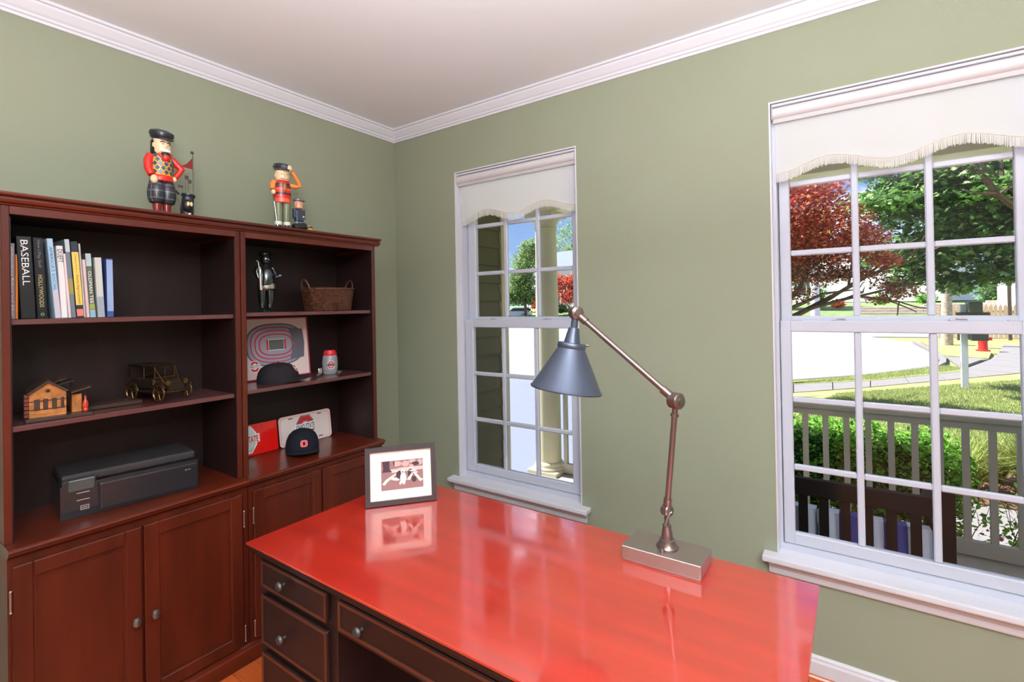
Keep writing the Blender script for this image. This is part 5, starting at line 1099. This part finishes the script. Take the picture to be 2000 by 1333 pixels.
blades('grass_blades', [(2.8, 12.3), (4.2, 14.3), (4.35, 15.9), (2.9, 13.4)], 5000, .06, L_lawn, strip)
blades('grass_blades', [(4.2, 14.3), (4.95, 15.6), (4.7, 16.2), (4.35, 15.9)], 2500, .06, L_lawn, strip)

# ---- mailbox post
mb = empty('mailbox_post', (4.456, 11.92, ZG), 'white mailbox post with grey mailboxes on the lawn', 'mailbox')
M_pw = plain('white_post_paint', (214, 218, 232), .6); M_mg = plain('grey_mailbox', (92, 94, 92), .5, metal=.3)
bm = NB(); box(bm, (4.400, 11.865, ZG-.02), (4.512, 11.975, 1.36), .006); obj('post', bm, M_pw, mb)
bm = NB(); box(bm, (4.33, 11.82, 1.13), (4.86, 12.0, 1.19), .004); obj('cross_arm', bm, M_mg, mb)
for a, b in (((4.50, 11.62, 1.19), (4.72, 12.05, 1.41)), ((4.53, 11.62, .60), (4.80, 12.05, 1.06))):
    bm = NB(); box(bm, a, b, .02, seg=2); obj('box', bm, M_mg, mb)
# ---- fire hydrant
M_hr = plain('hydrant_red', (225, 38, 28), .45)
hy = empty('fire_hydrant', (6.30, 21.9, ZG+.03), 'red fire hydrant with white cap beside the sidewalk', 'hydrant')
bm = NB(); lathe(bm, [(.20, 0), (.20, .04), (.14, .05), (.13, .08), (.13, .50), (.165, .52), (.165, .56)], T(6.30, 21.9, ZG+.03), 24); obj('barrel', bm, M_hr, hy, smooth=True)
bm = NB(); lathe(bm, [(.17, .56), (.17, .60), (.13, .68), (.06, .73), (.05, .78), (0, .785)], T(6.30, 21.9, ZG+.03), 24); obj('bonnet', bm, plain('hydrant_white', (240, 240, 235), .5), hy, smooth=True)
bm = NB(); cyl(bm, (6.14, 21.9, .02), (6.05, 21.9, .02), .07, seg=14); cyl(bm, (6.45, 21.9, .02), (6.54, 21.9, .02), .05, seg=14); cyl(bm, (6.28, 21.77, .0), (6.27, 21.68, .0), .08, seg=14); obj('nozzle', bm, M_hr, hy, smooth=True)

# ---- far houses
M_wsid = mat('white_vinyl_siding', (.92, .91, .90), .7); M_rf = plain('blue_grey_roof', (108, 118, 142), .8); M_dkw = plain('dark_window', (60, 66, 74), .3); M_shut = plain('dark_shutter', (70, 72, 80), .6)
def house(name, x, y, w_, d_, h_, rh, label, rz=0, wins=(), roof=M_rf, z0=1.0, door=None):
    r = empty(name, (x, y, z0), label, 'house', rz=rz)
    bm = NB(); box(bm, (-w_/2, 0, 0), (w_/2, d_, h_)); obj('walls', bm, M_wsid, r, local=True)
    bm = NB(); prism(bm, [(-.5, h_), (d_+.5, h_), (d_/2, h_+rh)], -w_/2-.4, w_/2+.4, Matrix(((0, 0, 1, 0), (1, 0, 0, 0), (0, 1, 0, 0), (0, 0, 0, 1)))); obj('roof', bm, roof, r, local=True)
    for k in range(int(h_/.22)):
        bm = NB(); box(bm, (-w_/2-.0, -.02, .1+k*.22), (w_/2, 0, .115+k*.22)); 
        if k == 0: s_ = obj('siding_line', bm, M_wsid, r, local=True)
        else: bm.free()
    for wx, wz, ww, wh in wins:
        bm = NB(); box(bm, (wx-ww/2-.08, -.08, wz-.08), (wx+ww/2+.08, -.01, wz+wh+.08)); f = obj('window', bm, M_wsid, r, local=True)
        bm = NB(); box(bm, (wx-ww/2, -.10, wz), (wx+ww/2, -.07, wz+wh)); obj('pane', bm, M_dkw, f, local=True)
        for s_ in (-1, 1):
            bm = NB(); box(bm, (wx+s_*(ww/2+.30)-.2, -.07, wz-.05), (wx+s_*(ww/2+.30)+.2, -.02, wz+wh+.05)); obj('shutter', bm, M_shut, f, local=True)
    if door:
        bm = NB(); box(bm, (door-.5, -.06, 0), (door+.5, 0, 2.1)); obj('door', bm, plain('red_door', (200, 40, 40), .5), r, local=True)
    return r
house('house', -37.0, 67.5, 14, 9, 6.6, 3.2, 'white-sided house with blue-grey roof across the street, left window', math.radians(-12), [(-.6, .9, 1.0, 1.7), (-.6, 3.8, 1.0, 1.5), (2.0, .9, 1.0, 1.7), (2.0, 3.8, 1.0, 1.5), (5.0, .9, 1.0, 1.7)], door=-5.3, z0=.9)
house('house', 1.5, 82, 22, 10, 7.5, 3.4, 'wide white house behind the red maple in right window', math.radians(-24), [(-6, 1.2, 1.2, 1.7), (6, 1.2, 1.2, 1.7), (-6, 4.6, 1.2, 1.6), (2, 4.6, 1.2, 1.6), (8, 4.6, 1.2, 1.6)], z0=1.2)
house('house', 17.8, 55, 11, 8, 4.6, 2.0, 'white house with dark windows behind the picket fence', math.radians(-24), [(-3.1, .95, 1.1, 1.8), (-1.0, .95, 1.1, 1.5), (2.0, .95, 1.0, 1.5)], roof=plain('reddish_roof', (175, 110, 95), .8), z0=.3)
# retaining wall with blocks
rw = empty('retaining_wall', (8, 60, .3), 'low pinkish stone retaining wall across the street', 'retaining wall')
M_blk = mat('pinkish_block', s2l(205, 178, 168), .9, noise=.15, nscale=2)
bm = NB(); box(bm, (.0, 0, 0), (1.24, .4, .24), .02); k0 = obj('block', bm, M_blk, rw, local=True); k0.location = (-5.6, 0, -.35)
for r_ in range(6):
    for c in range(13):
        if r_ == 0 and c == 0: continue
        if r_ > 2+c*.28: continue
        copy_child(k0, rw, (-5.6+c*1.27+(.6 if r_ % 2 else 0), .05*r_, -.35+r_*.26))
# picket fence (pickets under ten pixels: joined)
pf_ = empty('picket_fence', (9.2, 29.5, ZG), 'tan wooden picket fence beyond street in right window', 'fence')
M_pk = plain('tan_picket', (225, 190, 160), .8)
bm = NB(); x = 5.9
while x < 12.5:
    prism(bm, [(x, ZG), (x+.13, ZG), (x+.13, 1.05), (x+.065, 1.17+.05*math.sin(x*1.1)), (x, 1.05)], 29.5, 29.53, Matrix(((1, 0, 0, 0), (0, 0, 1, 0), (0, 1, 0, 0), (0, 0, 0, 1)))); x += .165
tag(obj('pickets', bm, M_pk, pf_), kind='stuff')
for z in (0, .8):
    bm = NB(); box(bm, (5.9, 29.53, z), (12.5, 29.58, z+.09)); obj('rail', bm, M_pk, pf_)
# trunk of a street tree and its foliage, slim posts
def simple_tree(x, y, z0, H, R, label, m, n, ls, tr=.15, shape='quad', bark=M_bark, name='tree', low=.45, cat='tree'):
    r = empty(name, (x, y, z0), label, cat); b_ = NB(); e_ = []
    tube(b_, [(x, y, z0-.05), (x+.03, y, z0+H*low*.5), (x, y, z0+H*low)], [tr*1.25, tr, tr*.8], 10)
    for k in range(4):
        a = PI/2*k+.4; grow(b_, Vector((x, y, z0+H*low*.95)), Vector((math.cos(a)*.6, math.sin(a)*.6, .9)), H*.2, tr*.45, 2, e_, .5, 6)
    obj('trunk', b_, bark, r, smooth=True)
    bl_ = []
    for k in range(14):
        a = random.uniform(0, 2*PI); rr = random.random()**.6*.7; bl_.append(((x+R*rr*math.cos(a), y+R*rr*math.sin(a), z0+H*random.uniform(low+.08, .88)), (R*random.uniform(.35, .5), R*random.uniform(.35, .5), H*.13)))
    foliage('leaves', bl_, n, ls, shape, m, r, .3)
    return r
simple_tree(5.62, 24.5, ZG, 9.0, 1.6, 'slim pale-trunked street tree beside the picket fence', L_grn, 2500, .2, .17, bark=M_bark2, low=.5)
simple_tree(-.1, 44.5, ZG, 9.5, 2.2, 'tree with thick white trunk on grass across the street', L_lt, 2500, .3, .30, bark=plain('white_bark', (225, 215, 210), .9), low=.6)
simple_tree(-38.6, 60.5, ZG+.3, 12.2, 4.6, 'pale green tree above parked car in the left window', L_lt, 9000, .45, .22, low=.14)
simple_tree(-28.2, 55.0, ZG, 6.2, 2.3, 'small red-leaved tree before the house in left window', L_red, 4200, .32, .12, low=.35)
simple_tree(-39.5, 78.0, 1.2, 17.0, 6.5, 'pale tree rising behind the house in left window', L_lt, 3500, .5, .2, low=.4)
simple_tree(19.0, 74.0, .9, 11, 5.0, 'tall green tree behind the large maple, right window', L_grn, 4500, .5, .25, low=.35)
simple_tree(-4.5, 70.0, .6, 9, 4.0, 'green tree behind the red maple, right window', L_grn, 3800, .45, .2, low=.3)
def bush(x, y, z0, R, H, label, m, n=500, ls=.25):
    r = empty('garden_shrub', (x, y, z0), label, 'shrub', 'garden shrubs across the street')
    bm = NB(); sph(bm, (x, y, z0+H*.45), R*.6, 10, rz=H*.40); obj('inner_mass', bm, mat('shrub_inner', (.03, .06, .02), .95), r)
    foliage('leaves', [((x, y, z0+H*.5), (R, R, H*.5))], n, ls, 'quad', m, r, .6)
bush(-1.2, 68.5, .55, 1.3, 3.0, 'tall round shrub before wide white house', L_box, 900)
bush(.9, 68.0, .55, .8, 1.1, 'reddish shrub beside the tall round shrub', L_red)
bush(5.0, 68.0, .9, 1.0, 1.2, 'round green shrub above the retaining wall, left one', L_box)
bush(9.0, 68.5, .9, 1.1, 1.3, 'round green shrub above the retaining wall, middle one', L_box)
bush(14.0, 67.0, .9, 1.5, 2.8, 'dark shrub above the retaining wall, right one', L_grn, 700)
bush(11.6, 33.0, ZG, 1.6, 2.0, 'yellow-green shrub behind the picket fence', L_lt, 800)
bush(-33.6, 62.5, .2, 1.6, 1.7, 'light shrub at left before the house in left window', L_lt, 700)
bush(-30.0, 62.5, .2, 1.4, 1.4, 'light shrub at right before the house in left window', L_lt, 700)
for k, (x, y, H) in enumerate(((6.469, 28.2, 1.1), (8.3, 28.9, 2.6))):
    bm = NB(); box(bm, (x-.06, y-.06, ZG), (x+.06, y+.06, ZG+H)); tag(obj('wooden_post', bm, M_bark), ['short brown wooden post near the fire hydrant', 'tall thin brown post before the picket fence'][k], 'post')

# ---- parked car across the street
M_cp = mat('silver_blue_car_paint', (.32, .36, .45), .3, metal=.5, coat=1); M_cg = plain('tinted_glass', (25, 30, 36), .1); M_ty = plain('tyre', (25, 25, 26), .8)
pc = empty('parked_car', (-41.6, 62.6, ZG-.03), 'silver-blue estate car parked across the street', 'car', rz=math.radians(14))
bm = NB(); XZ = lambda y0: Matrix(((1, 0, 0, 0), (0, 0, 1, 0), (0, 1, 0, 0), (0, 0, 0, 1)))
prism(bm, [(-2.25, .35), (2.25, .35), (2.30, .75), (2.22, 1.05), (1.1, 1.12), (-1.0, 1.10), (-2.1, .92), (-2.30, .7)], -.9, .9, XZ(0)); obj('body', bm, M_cp, pc, local=True)
bm = NB(); prism(bm, [(-1.15, 1.08), (2.15, 1.08), (1.85, 1.60), (1.5, 1.66), (-.1, 1.68), (-.45, 1.60)], -.76, .76, XZ(0)); obj('cabin', bm, M_cp, pc, local=True)
for s_ in (-1, 1):
    bm = NB(); prism(bm, [(-.95, 1.13), (1.75, 1.13), (1.5, 1.55), (-.35, 1.55)], s_*.765-.005, s_*.765+.005, XZ(0)); obj('side_window', bm, M_cg, pc, local=True)
    bm = NB(); box(bm, (2.12, s_*.72-.14, .92), (2.30, s_*.72+.14, 1.12), .02); obj('tail_lamp', bm, plain('tail_lamp_red', (200, 40, 35), .3), pc, local=True)
bm = NB(); box(bm, (1.96, -.62, 1.15), (2.12, .62, 1.52), .02); obj('rear_window', bm, M_cg, pc, local=True)
bm = NB(); box(bm, (2.28, -.26, .72), (2.33, .26, .86)); obj('number_plate', bm, plain('plate_white', (230, 230, 230), .5), pc, local=True)
bm = NB(); box(bm, (1.85, -.7, 1.62), (2.2, .7, 1.68), .01); obj('rear_spoiler', bm, M_cg, pc, local=True)
for x in (-1.4, 1.4):
    for s_ in (-1, 1):
        bm = NB(); cyl(bm, (x, s_*.92-.1*s_, .34), (x, s_*.92, .34), .34, seg=20); wl = obj('wheel', bm, M_ty, pc, local=True, smooth=True)
        bm = NB(); cyl(bm, (x, s_*.92, .34), (x, s_*.93, .34), .21, seg=16); obj('hubcap', bm, M_hinge, wl, local=True, smooth=True)
